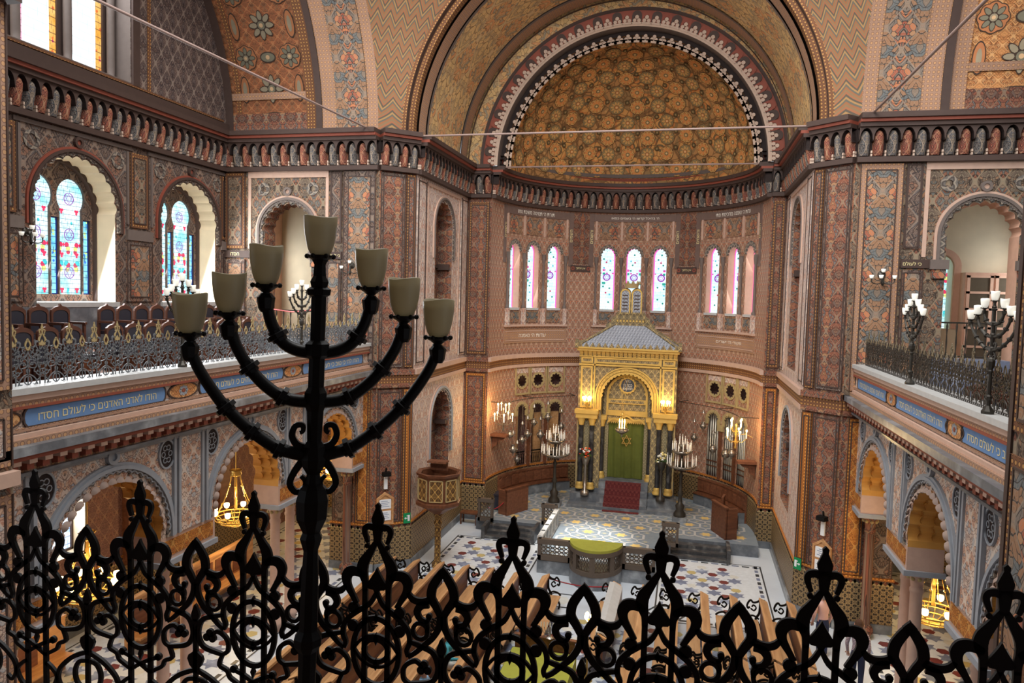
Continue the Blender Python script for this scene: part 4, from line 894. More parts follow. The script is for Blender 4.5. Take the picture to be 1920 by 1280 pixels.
# curved plinth below the reading desk
# side steps up to the platform
for sd,x0,x1 in ((1,-5.0,-3.75),(-1,-.2,1.15)):
    mb=MB()
    for k in range(3): mb.box(x0,x1,18.45+.22*k,19.2,0,.075*(k+1))
    mb.box(x0-.09,x0,18.4,19.2,0,.34); mb.box(x1,x1+.09,18.4,19.2,0,.34); mb.build('floor_steps_'+('left' if sd>0 else 'right'),M['stone'],None,'structure')
# ------------------------------------------------------------------ ornamental cast-iron railing
US=.38
def fence_meshes(K=.94):
    mir=lambda P:[(-p[0],p[1]) for p in P]
    f=lambda u,v,d=0.:(u*US,d,-v*US)
    T=.009
    top=MB(); low=MB(); sh=MB()
    for b_ in (top,low,sh):
        b_.ribbon=(lambda fr,pts,w,t,m=0,closed=False,o=b_.ribbon:o(fr,pts,[x*K for x in w] if isinstance(w,(list,tuple)) else w*K,t,m,closed))
    # tall finial: spear, fleur lobes, ogee shoulders
    sp=[(0,0),(.02,.02),(.017,.045),(.03,.075),(.046,.116),(.044,.14),(.033,.168),(.036,.185)]; o=sp+mir(sp[1:])[::-1]
    top.prism(f,o,-T/2,T/2)
    top.ribbon(f,[(0,.16),(0,.22),(0,.31)],[.085,.075,.05],T)
    W=lambda P,ws:[ws[0]+0*i if len(ws)==1 else ws[min(len(ws)-2,int(i*(len(ws)-1)/(len(P)-1)))]+(ws[min(len(ws)-1,int(i*(len(ws)-1)/(len(P)-1))+1)]-ws[min(len(ws)-2,int(i*(len(ws)-1)/(len(P)-1)))])*((i*(len(ws)-1)/(len(P)-1))-min(len(ws)-2,int(i*(len(ws)-1)/(len(P)-1)))) for i in range(len(P))]
    def rb(b,m,pts,ws,k=4):
        P=m(spl(pts,k)); b.ribbon(f,P,W(P,ws),T)
    for sg_ in (1,-1):
        m=(lambda P,g=sg_:[(g*p[0],p[1]) for p in P]); q=(lambda P,g=sg_:[(g*(.5-p[0]),p[1]) for p in P]); f5=(lambda P,g=sg_:[(.5+g*p[0],p[1]) for p in P])
        dot=lambda b,u,v,r,h=m:b.prism(f,h(circ(u,v,r,12)),-T/2,T/2)
        rb(top,m,[(.02,.19),(.055,.178),(.088,.186),(.1,.213),(.092,.25),(.074,.297)],[.05,.05,.045,.04,.03])
        dot(top,.079,.322,.019)
        rb(top,m,[(.012,.29),(.06,.375),(.1,.44),(.113,.485),(.108,.53),(.092,.59),(.09,.66)],[.04,.062,.085,.09,.078,.05,.042])
        low.ribbon(f,m([(.09,.64),(.09,1.1),(.09,1.87)]),.042,T)
        rb(low,m,[(0,.655),(.05,.745),(.14,.809),(.213,.869),(.252,.93),(.259,1.0),(.238,1.057),(.25,1.1)],[.03,.04,.044,.042,.04,.04,.036,.03])
        rb(low,m,[(.09,.548),(.13,.53),(.175,.518),(.215,.53),(.238,.572),(.228,.63),(.188,.7),(.155,.757)],[.04,.062,.078,.086,.08,.06,.045,.04])
        dot(low,.178,.79,.043); dot(low,.182,.926,.043)
        rb(low,m,[(.24,.63),(.272,.67),(.316,.685),(.37,.68),(.415,.655)],[.03,.05,.052,.056,.05])
        rb(low,m,[(.4,.7),(.345,.71),(.312,.76),(.335,.81),(.385,.822),(.41,.79)],[.055,.062,.055,.045,.036,.03]); dot(low,.402,.785,.023)
        low.ribbon(f,m(circ(.338,.9,.056,18,.058)),.032,T,0,True); rb(low,m,[(.38,.815),(.398,.86),(.39,.9)],[.03,.03])
        # short ogee finial, centred half a bay to the side
        rb(sh,f5,[(0,.455),(.03,.49),(.072,.56),(.085,.62),(.078,.66),(.045,.71),(.01,.775)],[.05,.064,.07,.07,.066,.06,.05])
        sh.prism(f,f5([(-.004,.41),(.022,.433),(.042,.455),(.036,.475),(.012,.5),(-.004,.5)]),-T/2,T/2)
        rb(low,q,[(.012,.77),(.02,.85),(.066,.935),(.131,1.0),(.197,1.064),(.25,1.1)],[.05,.052,.048,.042,.038,.032])
        low.prism(f,q([(0,.93),(.012,.945),(.018,.962),(.035,1.01),(.034,1.03),(.02,1.06),(0,1.07)]),-T/2,T/2)
        low.ribbon(f,q([(.009,1.05),(.009,1.87)]),.02,T)
        rb(low,q,[(.25,.985),(.15,1.012),(.06,1.05),(.022,1.15),(.045,1.235),(.104,1.275),(.234,1.3)],[.03,.04,.042,.042,.042,.04,.034])
        for a_,b_ in ((.128,1.142),(.1,1.18),(.15,1.185)): dot(low,a_,b_,.031,q)
        rb(low,q,[(.14,1.165),(.19,1.125),(.25,1.15),(.285,1.2),(.28,1.27),(.234,1.3)],[.03,.036,.036,.036,.036,.03])
        low.prism(f,q([(0,1.28),(.02,1.31),(.06,1.34),(.07,1.37),(.05,1.42),(.02,1.45),(0,1.46)]),-T/2,T/2)
        rb(low,q,[(0,1.455),(.07,1.48),(.147,1.518),(.22,1.575),(.275,1.64),(.29,1.72),(.25,1.79),(.2,1.76)],[.036,.04,.04,.04,.038,.036,.032,.03])
        low.ribbon(f,q(spl([(0,1.525),(.08,1.545),(.122,1.62),(.11,1.71),(.05,1.77),(0,1.785)],4)),.036,T)
        rb(low,m,[(.262,1.3),(.29,1.385),(.225,1.42),(.2,1.47),(.15,1.5),(.09,1.535)],[.03,.036,.034,.034,.034,.03])
        rb(low,m,[(.175,1.4),(.09,1.431),(0,1.479),(-.09,1.535)],[.034,.034]); dot(low,.165,1.4,.03)
        rb(low,m,[(.09,1.6),(.15,1.64),(.2,1.7),(.17,1.78),(.12,1.83)],[.034,.034])
    sd_=[(0,.473),(.018,.51),(.04,.545),(.065,.583),(.08,.616),(.06,.636),(.025,.64),(.014,.665)]; top.prism(f,sd_+mir(sd_[1:])[::-1],-T/2,T/2)
    low.ribbon(f,circ(0,1.1,.178,34,.25),.042,T,0,True); low.ribbon(f,circ(0,1.09,.094,24,.084),.038,T,0,True)
    for s_ in (1,-1): low.ribbon(f,spl([(-.175,1.095),(-.1,1.095-s_*.085),(0,1.095-s_*.118),(.1,1.095-s_*.085),(.175,1.095)],4),.024,T)
    for c,h in ((.85,.042),(1.005,.048),(1.195,.046),(1.4,.05)): low.prism(f,[(0,c-h),(.02,c),(0,c+h),(-.02,c)],-T/2,T/2)
    for v in (1.87,1.95): low.ribbon(f,[(-.5,v),(.5,v)],.034,T*1.3)
    for k in range(6): low.ribbon(f,[(-.42+k*.168,1.87),(-.42+k*.168,1.95)],.03,T)
    return top,sh,low
ft,fs,fl_=fence_meshes()
rail=thing('iron_railing','silhouette-black cast iron scroll railing with fleur tips along the gallery edge nearest the viewer','railing',(0,1.84,5.83))
a0=-1.055*1.84; p0=[b.build(n,M['iron'],rail) for n,b in (('tall_finial',ft),('short_finial',fs),('scroll_panel',fl_))]
for k in range(-3,9):
    for o in p0:
        q=o if k==-3 else o.copy()
        if k!=-3: COL.objects.link(q)
        q.location=(a0+k*US,0,0)
mb=MB(); mb.box(-6.8,2.69,-.02,.02,-.79,-.765); mb.build('bottom_rail',M['iron'],rail)
g0=[]
for n,b,m in zip(('tall_finial','short_finial','scroll_panel'),fence_meshes(.72),('giltp','giltp','ironl')):
    o=b.build(n,M[m]); g0.append((n,o.data)); bpy.data.objects.remove(o)
def side_railing(label,x,ya,yb,z,dull=False):
    t=thing('iron_railing',label,'railing',(x,ya,z),PI/2); n=round((yb-ya)/US)
    for i in range(n):
        for nme,me in g0:
            o=bpy.data.objects.new(nme,me); COL.objects.link(o); o.parent=t; o.location=((i+.5)*(yb-ya)/n,0,0)
            if dull: o.material_slots[0].link='OBJECT'; o.material_slots[0].material=M['giltd'] if 'finial' in nme else M['bronze']; o.scale=((yb-ya)/n/US,1,.92)
    return t
side_railing('grey iron scroll railing with gilt tips on the left gallery rail with the inscription below',-7.12,6.3,15.35,5.95)
side_railing('grey iron scroll railing with gilt tips on the gallery rail at the right',3.32,7.0,15.2,5.95,True)
g=G('white_glass_shade',.3,0.,.4); g.color(lin((240,238,228))); g.emit(lin((255,250,235)),.25); M['shadew']=g.mat
# ------------------------------------------------------------------ seven-branched candelabra
def candelabrum(label,loc,rz,lean=0.,metal='iron',group=None,low=None):
    t=thing('candelabrum',label,'candelabrum',loc,rz,group)
    k=lambda a,h:(a+lean*h,0,h)       # h above the base (about 5.27)
    H=lambda z:(z-5.27)
    mm=M[metal]; mb=MB()
    pr=[(5.27,.07),(5.3,.072),(5.33,.05),(5.36,.03),(5.42,.028),(5.44,.042),(5.46,.042),(5.48,.028),(5.62,.026),(5.7,.022),(5.735,.034),(5.75,.026),(5.77,.036),(5.79,.046),(5.84,.049),(5.87,.04),(5.885,.022),(5.91,.018),(5.93,.03),(5.95,.034),(5.985,.03),(6.0,.02),(6.08,.021),(6.1,.028),(6.13,.028),(6.145,.02),(6.22,.02),(6.23,.03),(6.26,.03),(6.27,.0185),(6.385,.0185),(6.39,.028),(6.405,.03),(6.412,.02),(6.425,.023),(6.44,.016),(6.47,.014),(6.482,.02)]
    if low: pr=[(low,.07),(low+.03,.07),(low+.06,.03),(low+.1,.024)]+pr[4:]
    pr=[(z,r*(1.1 if z>6. else .92 if z<5.88 else 1.)) for z,r in pr]
    mb.grid([[(r*math.cos(PI/8+PI*j/4)+lean*H(z),r*math.sin(PI/8+PI*j/4),H(z)) for j in range(8)] for z,r in pr],0,False,cu=True)
    mb.build('pole',mm,t)
    arms=[([(0,6.236),(.05,6.242),(.09,6.264),(.118,6.31),(.132,6.36),(.135,6.392)],.135,6.41,[.5]),
          ([(0,6.104),(.074,6.112),(.13,6.148),(.172,6.195),(.205,6.25),(.221,6.3),(.225,6.318)],.225,6.335,[.22,.5]),
          ([(0,5.955),(.09,5.978),(.16,6.025),(.205,6.065),(.243,6.108),(.285,6.17),(.308,6.215),(.32,6.262)],.32,6.28,[.15,.3,.53])]
    cup=lambda b,c:(b.lathe([(.008,-.032),(.012,-.024),(.008,-.018),(.02,-.008),(.034,.0),(.036,.005),(.02,.0)],12,c,0),[b.ball((c[0]+.034*math.cos(PI*q/3),c[1]+.034*math.sin(PI*q/3),c[2]+.002),.007,0,4) for q in range(6)])
    prof=[(.012,.0),(.023,.004),(.031,.018),(.0365,.036),(.0402,.056),(.0425,.078),(.0435,.104)]
    def shade(c,par,seed):
        b=MB(); rows=[]
        for inn in (0,1):
            for r,z in (prof if not inn else prof[::-1]): rows.append([(c[0]+(r-.002*inn)*math.cos(2*PI*j/18),c[1]+(r-.002*inn)*math.sin(2*PI*j/18),c[2]+z+(.0035*math.sin(4*PI*j/18+seed) if z>.1 else 0)+.002*inn) for j in range(18)])
        b.grid(rows,0,True,cu=True); b.build('glass_shade',M['shade'],par)
    for pts,a,h,kn in arms:
        for s_ in (1,-1):
            b=MB(); P=[k(s_*p[0],H(p[1])) for p in spl(pts,5)]; n=len(P)
            b.tube(P,[.0178-.004*i/n for i in range(n)],8)
            for q in kn:
                i=int(q*(n-1)); d=(Vector(P[i+1])-Vector(P[i])).normalized(); c=Vector(P[i])
                b.tube([c-d*.016,c-d*.008,c-d*.006,c+d*.006,c+d*.008,c+d*.016],[.02,.02,.029,.029,.02,.02],8,0,False)
            e=Vector(P[-1]); b.tube([e-Vector((0,0,.05)),e-Vector((0,0,.04)),e-Vector((0,0,.012)),e],[.014,.02,.024,.012],8,0,False)
            c=k(s_*a,H(h)); cup(b,c); ar=b.build('arm',mm,t); shade(c,ar,a*9+s_)
    b=MB(); c=k(0,H(6.49)); cup(b,c); ar=b.build('centre_cup',mm,t); shade(c,ar,1.)
    b=MB()                       # scrolls at the root of the outer arms
    for s_ in (1,-1):
        for P,w in (([(.02,5.98),(.045,5.99),(.058,6.015),(.05,6.04),(.032,6.042),(.03,6.027),(.038,6.022)],.02),([(.03,5.945),(.05,5.915),(.06,5.885),(.045,5.862),(.025,5.868),(.02,5.89),(.032,5.905)],.02)):
            Q=spl(P,4); b.ribbon(lambda u,v,d:(u+lean*v,d,v),[(s_*p[0],H(p[1])) for p in Q],[w*(1-.5*i/len(Q)) for i in range(len(Q))],.014)
    b.build('scroll',mm,t)
    return t
cn=candelabrum('large dark seven branched candelabrum with beige glass shades rising from the railing nearest the viewer',(-.977,1.775,5.27),math.radians(24),.021,'iron',None,5.03)
c1=None
for lb,p,rz in (('grey seven branched candelabrum before the second arched stained glass window, on the left gallery rail',(-6.99,9.08,5.27),PI/2),
    ('pale seven branched candelabrum on the left gallery rail before the arched niche',(-6.99,12.4,5.27),math.radians(79)),
    ('far candelabrum with white shades on the right gallery rail, beside the painted pier',(3.19,11.8,5.27),PI/2+.1),
    ('near candelabrum with white shades on the right gallery rail, before the black chairs',(3.19,8.9,5.27),PI/2+.38)):
    c2=c1=candelabrum(lb,p,rz,0.,'bronze') if c1 is None else dup(c1,p,rz,lb)
    for o in [c2]+list(c2.children_recursive):
        if o.type=='MESH':
            o.data=o.data.copy() if False else o.data
            for sl in o.material_slots:
                if sl.material==M['shade']: sl.link='OBJECT'; sl.material=M['shadew']
                elif sl.material==M['iron']: sl.link='OBJECT'; sl.material=M['bronze']
# ------------------------------------------------------------------ wall sconces with tulip shades
def sconce(label,loc,rz,n=4,lit='shade'):
    """local +y points away from the wall"""
    t=thing('wall_sconce',label,'wall lamp',loc,rz); b=MB()
    b.lathe([(.001,.03),(.05,.025),(.07,.01),(.075,0)],12,(0,0,.1),0,True,Matrix.Rotation(-PI/2,4,'X')); b.tube([(0,0,.1),(0,.06,.07),(0,.1,.0),(0,.1,-.06)],.014,8); b.lathe([(.002,-.12),(.02,-.1),(.035,-.06),(.02,-.02),(.03,.02),(.012,.1),(.012,.14)],10,(0,.1,0),0)
    for k in range(5): b.ball((.05*math.cos(2*PI*k/5),.02,.1+.06*math.sin(2*PI*k/5)),.02,0,5)
    b.build('bracket',M['bronze'],t)
    prof=[(.012,0),(.03,.008),(.036,.03),(.042,.065)]
    sp=[(-.2,.12,.02),(.2,.12,.02),(0,.12,.14),(.06,.24,.02),(-.1,.22,.02)][:n]
    for x,y,z in sp:
        a=MB()
        if z<.1: a.tube(spl([(0,.1,-.05),(x*.5,.1+(y-.1)*.5,-.08),(x*.95,y,-.05),(x,y,z)],5),.01,7); a.lathe([(.005,-.02),(.02,-.005),(.022,0)],8,(x,y,z),0)
        else: a.tube([(0,.1,.1),(0,.12,z)],.01,7); a.lathe([(.005,-.02),(.02,-.005),(.022,0)],8,(x,y,z),0)
        ar=a.build('arm',M['bronze'],t); s_=MB(); s_.lathe(prof+[(r-.003,z_) for r,z_ in prof[::-1]],12,(x,y,z),0); s_.build('glass_shade',M['shadew'],ar)
    return t
sconce('white shaded wall sconce beside the left edge pier, before the stained glass window',(-10.66,10.0,7.15),-PI/2,4)
sconce('small white shaded wall sconce on the panelled wall right of the big candelabrum',(-7.42,15.36,6.9),PI,3)
sconce('black wall sconce with four white shades on the right painted wall',(3.54,15.3,6.9),PI,4)
LAMPS=[]
# ------------------------------------------------------------------ ring chandeliers below the galleries
def chandelier(label,loc,R=.4,n=8,top=2.7,rod=True):
    t=thing('ring_chandelier',label,'chandelier',loc); b=MB(); x0=0
    for r_,z,w in ((R,0,.016),(R*.97,-.07,.012),(R*.75,-.14,.012),(R*.4,-.19,.012)): b.tube([(r_*math.cos(2*PI*i/28),r_*math.sin(2*PI*i/28),z) for i in range(28)],w,6,0,True,False,True)
    for i in range(16): a=2*PI*i/16; b.tube([(R*math.cos(a),R*math.sin(a),0),(R*.97*math.cos(a),R*.97*math.sin(a),-.07),(R*.75*math.cos(a),R*.75*math.sin(a),-.14),(R*.4*math.cos(a),R*.4*math.sin(a),-.19),(0,0,-.2)],.008,5)
    b.build('ring_basket',M['gild'],t)
    b=MB(); h=top-loc[2]
    b.lathe([(.1,h-.12),(.12,h-.08),(.1,h-.04),(.13,h),(.1,h+.01)],12,(0,0,0),0)
    for i in range(6):
        a=2*PI*i/6; P=[(.1*math.cos(a)+(R-.1)*q**1.5*math.cos(a),.1*math.sin(a)+(R-.1)*q**1.5*math.sin(a),(h-.1)*(1-q)) for q in [j/8 for j in range(9)]]; b.tube(P,.009,5)
        for q in (2,4,6): b.ball(P[q],.022,0,5)
    b.tube([(0,0,h-.15),(0,0,.1)],.03,8); b.build('crown',M['gild'],t)
    if rod: b=MB(); b.tube([(0,0,h),(0,0,4.45-loc[2])],.012,8); b.build('suspension_rod',M['gild'],t)
    for i in range(n):
        a=2*PI*(i+.3)/n; c=(R*math.cos(a)*1.02,R*math.sin(a)*1.02,.05); b=MB(); b.lathe([(.006,-.05),(.022,-.02),(.03,0)],8,c,0); cu=b.build('lamp_cup',M['gild'],t)
        b=MB(); b.lathe([(.012,0),(.04,.012),(.052,.04),(.056,.075),(.05,.1),(.02,.09)],12,c,0); b.build('glass_shade',M['lit'],cu)
    LAMPS.append(((loc[0],loc[1],loc[2]+.42),75)); LAMPS.append(((loc[0],loc[1],loc[2]-.5),25))
    return t
for lb,p,tp in (('gilt ring chandelier glowing low under the left gallery, before the leaded window',(-8.9,9.35,1.72),2.6),('gilt ring chandelier hanging in the second left arch',(-8.9,13.2,1.76),2.7),
    ('gilt ring chandelier partly hidden behind the pole of the big candelabrum',(-8.9,17.4,1.72),2.65),('gilt ring chandelier in the far arch below the right gallery',(4.2,16.7,1.62),2.5),('gilt ring chandelier in the nearer arch below the right gallery',(4.15,13.3,1.36),2.3)): chandelier(lb,p,.42,8,tp)
# ------------------------------------------------------------------ ark
AX=-1.68; AY=21.8
ark=thing('holy_ark','gilded domed ark shrine with green curtain, grey tiled roof and tablets of the law','ark',(AX,AY,0))
la=frame((0,0,0),(1,0,0),(0,-1,0))      # d towards the viewer
HW=1.43
b=MB(); b.box(-HW-.02,HW+.02,.0,1.5,ZP,.73)
b.box(-HW-.12,-.72,-.35,0,ZP,.62); b.box(.72,HW+.12,-.35,0,ZP,.62); b.box(-.72,.72,-.02,.8,ZP,1.02)
for k in range(4): b.box(-.72,.72,-.68+.17*k,0.,ZP,ZP+.17*(k+1))
b.box(-HW-.14,HW+.14,-.75,.2,ZP,ZP+.09)
b.build('marble_base',M['grey'],ark)
b=MB(); b.box(-.52,.52,-.9,-.69,ZP+.005,ZP+.02)
for k in range(4): b.box(-.52,.52,-.69+.17*k,-.52+.17*k,ZP+.17*(k+1),ZP+.17*(k+1)+.014); b.box(-.52,.52,-.695+.17*k,-.68+.17*k,ZP+.17*k,ZP+.17*(k+1))
tag(b.build('stair_carpet',M['carpet'],None,None,(AX,AY,0)),'dark red patterned carpet on the steps before the green curtain','carpet')
# body with arched recess
ar=archpts(0,.95,3.48,.74,0,0,36); b=MB(); b.panel(la,rect(-HW,HW,.73,5.0),[ar],0,0); b.strip(la,ar,0,-.42,1)
for e in (-HW,HW): b.face([(e,0,.73),(e,1.4,.73),(e,1.4,5.0),(e,0,5.0)],None,2)
b.panel(la,rect(-.78,.78,.9,4.3),[],-.42,1); body=b.build('shrine_body',[M['goldgrey'],M['goldgrey'],M['goldgrey']],ark)
b=MB()
for r0,r1,d in ((.74,.79,.06),(.8,.88,.04),(.89,.93,.07)): b.mould(la,archpts(0,3.1,3.48,r0,19 if r0<.78 else 0,-.04 if r0<.78 else 0,60),archpts(0,3.1,3.48,r1,0,0,114 if r0<.78 else 60),0,d,0)
for i in range(21):
    a=PI*(i+.5)/21; b.prism(lambda u,v,d:la(u,v,d),circ(.84*math.cos(a),3.48+.84*math.sin(a),.04,10),.03,.07,0)
b.build('arch_moulding',M['goldp'],ark)
b=MB()
for u0,u1,z0,z1 in ((-HW+.06,-1.02,3.15,4.4),(1.02,HW-.06,3.15,4.4),(-HW+.06,-1.02,4.49,4.67),(1.02,HW-.06,4.49,4.67),(-.95,.95,4.49,4.67)):
    b.mould(la,[(u0,z0),(u1,z0),(u1,z1),(u0,z1),(u0,z0)],[(u0+.05,z0+.05),(u1-.05,z0+.05),(u1-.05,z1-.05),(u0+.05,z1-.05),(u0+.05,z0+.05)],0,.04,0)
    b.panel(la,rect(u0+.05,u1-.05,z0+.05,z1-.05),[],.012,1)
for u in (-.96,.96): b.fbox(la,u-.02,u+.02,3.0,4.7,0,.06,0)
b.fbox(la,-HW,HW,4.42,4.47,0,.06,0); b.fbox(la,-HW,HW,4.68,4.71,0,.07,0)
b.build('gilt_frames',[M['goldp'],M['goldgrey']],ark)
b=MB(); n=22                       # stalactite frieze and cornice
for i in range(n):
    u=-HW+(i+.5)*2*HW/n
    for row,(z,d,k) in enumerate(((4.69,.05,.055),(4.76,.1,.06),(4.82,.15,.06))):
        b.prism(la,[(u-k,z+.1)]+[(u+k*math.cos(PI+PI*q/6),z+.06+.06*math.sin(PI+PI*q/6)) for q in range(7)]+[(u+k,z+.1)],0,d,0)
b.fbox(la,-HW-.05,HW+.05,4.86,4.93,-1.3,.2,0); b.fbox(la,-HW-.1,HW+.1,4.93,4.98,-1.35,.25,0)
b.build('cornice',M['goldp'],ark)
b=MB()                              # tiled hipped roof with a zigzag cresting
e0=HW+.06; rz0,rz1=4.98,5.66
Q=[(-e0,-.22),(e0,-.22),(e0,1.4),(-e0,1.4)]; T_=[(-.42,.35),(.42,.35),(.42,.9),(-.42,.9)]
for i in range(4):
    j=(i+1)%4; b.face([(Q[i][0],Q[i][1],rz0),(Q[j][0],Q[j][1],rz0),(T_[j][0],T_[j][1],rz1),(T_[i][0],T_[i][1],rz1)],[(Q[i][0]+Q[i][1],0),(Q[j][0]+Q[j][1],0),(T_[j][0]+T_[j][1],.9),(T_[i][0]+T_[i][1],.9)],0)
    b.tube([(Q[i][0],Q[i][1],rz0+.02),(T_[i][0],T_[i][1],rz1+.02)],.04,6,1)
for i in range(16):
    u=-e0+(i+.5)*2*e0/16; b.prism(la,[(u-e0/16,4.96),(u,5.12),(u+e0/16,4.96)],.2,.24,1)
for e in (-e0,e0):
    b.box(e-.05,e+.05,-.28,-.16,4.95,5.2,1)
    for i in range(9): y=-.2+i*.17; b.prism(frame((e,0,0),(0,1,0),(1,0,0)),[(y,4.96),(y+.085,5.12),(y+.17,4.96)],-.02,.02,1)
b.build('roof',[M['slate'],M['goldgrey']],ark)
b=MB(); b.box(-.44,.44,.32,.92,5.62,5.72); b.box(-.4,.4,.36,.88,5.72,5.8,0); b.box(-.42,.42,.34,.9,5.8,5.84,0); b.box(-.36,.36,.42,.82,5.84,6.0)
for i in range(9): b.box(-.4+i*.095,-.35+i*.095,.33,.36,5.73,5.79,1)
for s_ in (-1,1): b.prism(frame((0,.5,0),(s_,0,0),(0,-1,0)),spl([(.36,6.06),(.42,6.0),(.46,5.9),(.54,5.84),(.6,5.72),(.7,5.66),(.72,5.56),(.44,5.6),(.36,5.7)],3),-.05,.05,0)
b.build('roof_pedestal',[M['goldgrey'],M['goldp']],ark)
tb=MB()
for s_ in (-.17,.17):
    o=archpts(s_,5.96,6.58,.165,0,0,18); tb.prism(la,o,-.52,-.4,0); i_=archpts(s_,6.02,6.56,.115,0,0,18); tb.panel(la,i_,[],-.395,1); tb.mould(la,i_,archpts(s_,5.98,6.57,.15,0,0,18),-.4,-.38,2)
    for k in range(5): tb.fbox(la,s_-.08,s_+.08,6.1+k*.1,6.135+k*.1,-.395,-.39,3)
tbo=tb.build('law_tablets',[M['goldgrey'],M['slate'],M['goldp'],M['mould_d']],ark)
b=MB(); b.lathe([(.2,6.74),(.2,6.8),(.24,6.88)],14,(0,.46,0),0)
for i in range(9): a=2*PI*i/9; b.lathe([(.02,6.87),(.03,6.9),(.001,6.97)],6,(.23*math.cos(a),.46+.23*math.sin(a),0),0)
b.lathe([(.001,6.76),(.2,6.77)],14,(0,.46,0),0); b.build('crown',M['giltp'],ark)
# tympanum, disc, pediment
b=MB(); b.panel(la,archpts(0,2.76,3.56,.7,0,0,28),[],-.3,0); b.mould(la,archpts(0,3.0,3.55,.55,13,-.025,40),archpts(0,3.0,3.55,.61,0,0,78),-.3,-.24,1)
b.fbox(la,-.62,.62,2.92,3.08,-.4,-.26,1); b.mould(la,circ(.0,3.84,.2,32,end=True),[((.2+.05+.02*math.cos(16*q))*math.cos(q),3.84+(.25+.02*math.cos(16*q))*math.sin(q)) for q in [2*PI*i/32 for i in range(33)]],-.3,-.25,1)
b.panel(la,circ(0,3.84,.2,28),[],-.28,2); b.fbox(la,-.6,.6,3.28,3.42,-.3,-.26,1); b.fbox(la,-.5,.5,3.31,3.39,-.27,-.255,3)
P=spl([(-.56,2.74),(-.4,2.86),(-.22,2.84),(0,2.96),(.22,2.84),(.4,2.86),(.56,2.74)],5); b.ribbon(la,P,.05,.08,1) if False else b.mould(lambda u,v,d:la(u,v,d-.26),P,[(p[0],p[1]-.06) for p in P],0,.06,1)
tym=b.build('tympanum',[M['goldgrey'],M['goldp'],plain('slate_blue_disc',(74,80,92),.6),M['goldgrey']],ark)
lt=frame((0,0,0),(1,0,0),(0,-1,0))
for k,w_ in enumerate(('ברוך','כבוד ה׳','ממקומו')): text(w_,.085,lt,0,3.95-.11*k,-.275,M['whitet'],'lettering',tym,None,width=(.16,.26,.28)[k])
# columns: three at each side, with a carved strip between
for s_ in (-1,1):
    for u,d,z0,z1 in ((s_*1.3,.1,.73,2.86),(s_*.98,.1,.73,2.86),(s_*.72,-.22,1.02,2.8)):
        b=MB(); p=la(u,0,d); r=.075; b.lathe([(r*.95,z0+.2),(r,z0+.8),(r*.9,z1-.2)],14,(p[0],p[1],0),0)
        c=b.build('column',M['blackm'],ark)
        b=MB(); b.lathe([(.13,z0),(.13,z0+.06),(.1,z0+.1),(.12,z0+.14),(.08,z0+.2)],12,(p[0],p[1],0),0); b.build('column_base',M['goldp'],c)
        b=MB(); b.lathe([(.07,z1-.22),(.085,z1-.2),(.075,z1-.17),(.12,z1-.03),(.12,z1)],12,(p[0],p[1],0),0); b.build('capital',M['goldp'],c)
    b=MB(); b.fbox(la,s_*1.14-.06,s_*1.14+.06,.73,2.86,-.05,.03,0); b.fbox(la,s_*.58-.05,s_*.58+.05,1.02,2.76,-.42,-.3,0); b.build('carved_strip',M['tile'],ark)
    b=MB(); b.fbox(la,s_*1.14-.32,s_*1.14+.32,2.86,3.0,0,.24,0); b.fbox(la,s_*1.14-.35,s_*1.14+.35,3.0,3.12,0,.28,0); b.fbox(la,s_*.72-.14,s_*.72+.14,2.8,2.92,-.42,-.1,0); b.fbox(la,s_*(HW-.01)-.02,s_*(HW-.01)+.02,.73,2.9,0,.04,1); b.build('entablature',[M['goldp'],M['giltp']],ark)
b=MB(); rows=[]                       # curtain with soft folds
for z in (1.03,1.5,2.0,2.5,2.78): rows.append([(x,.33-.025*math.sin(x*19)*(1.1-.15*z)-.012*math.sin(x*41+z),z) for x in [-.52+1.04*i/44 for i in range(45)]])
b.grid(rows,0,True); cur=b.build('curtain',M['green'],ark)
b=MB(); lc=frame((0,.29,0),(1,0,0),(0,-1,0))
for fl in (0,1): b.ribbon(lc,[(.02+.15*math.sin(2*PI*q/3+fl*PI),2.17+.165*math.cos(2*PI*q/3+fl*PI)) for q in range(3)],.034,.01,0,True)
b.build('star',M['goldp'],cur)
b=MB(); b.fbox(la,-.54,.54,2.74,2.84,-.34,-.24,0)
for i in range(18): u=-.5+i/17.; b.prism(lambda p,q,d:la(p,q,d-.27),[(u-.03,2.74),(u,2.68),(u+.03,2.74)],0,.02,0)
b.build('valance',M['goldp'],cur)
# lights on the ark
def cluster(label,loc,n,r,z2=None,e=18):
    t=thing('candle_bracket',label,'wall lamp',loc); b=MB(); b.lathe([(.03,-.2),(.02,-.15),(.05,-.1),(.02,-.03),(.06,0),(.02,.02)],10,(0,0,0),0)
    for i in range(n): a=2*PI*i/n; b.tube([(0,0,-.08),(r*.6*math.cos(a),r*.6*math.sin(a),-.06),(r*math.cos(a),r*math.sin(a),0)],.008,5); b.lathe([(.005,-.01),(.025,0),(.02,.01)],8,(r*math.cos(a),r*math.sin(a),0),0)
    b.build('arms',M['gild'],t)
    for i in range(n):
        a=2*PI*i/n; b=MB(); b.lathe([(.012,0),(.012,.09)],8,(r*math.cos(a),r*math.sin(a),0),0); c=b.build('candle',M['candle'],t); b=MB(); b.ball((r*math.cos(a),r*math.sin(a),.12),.03,0,6,1.3); b.build('bulb',M['flame2'],c)
    LAMPS.append(((loc[0],loc[1]-.25,loc[2]+.25),e)); return t
cluster('brightly lit candle cluster at the left shoulder of the ark',(AX-1.14,AY-.22,3.35),6,.11,e=12); cluster('brightly lit candle cluster at the right shoulder of the ark',(AX+1.14,AY-.22,3.35),6,.11,e=12)
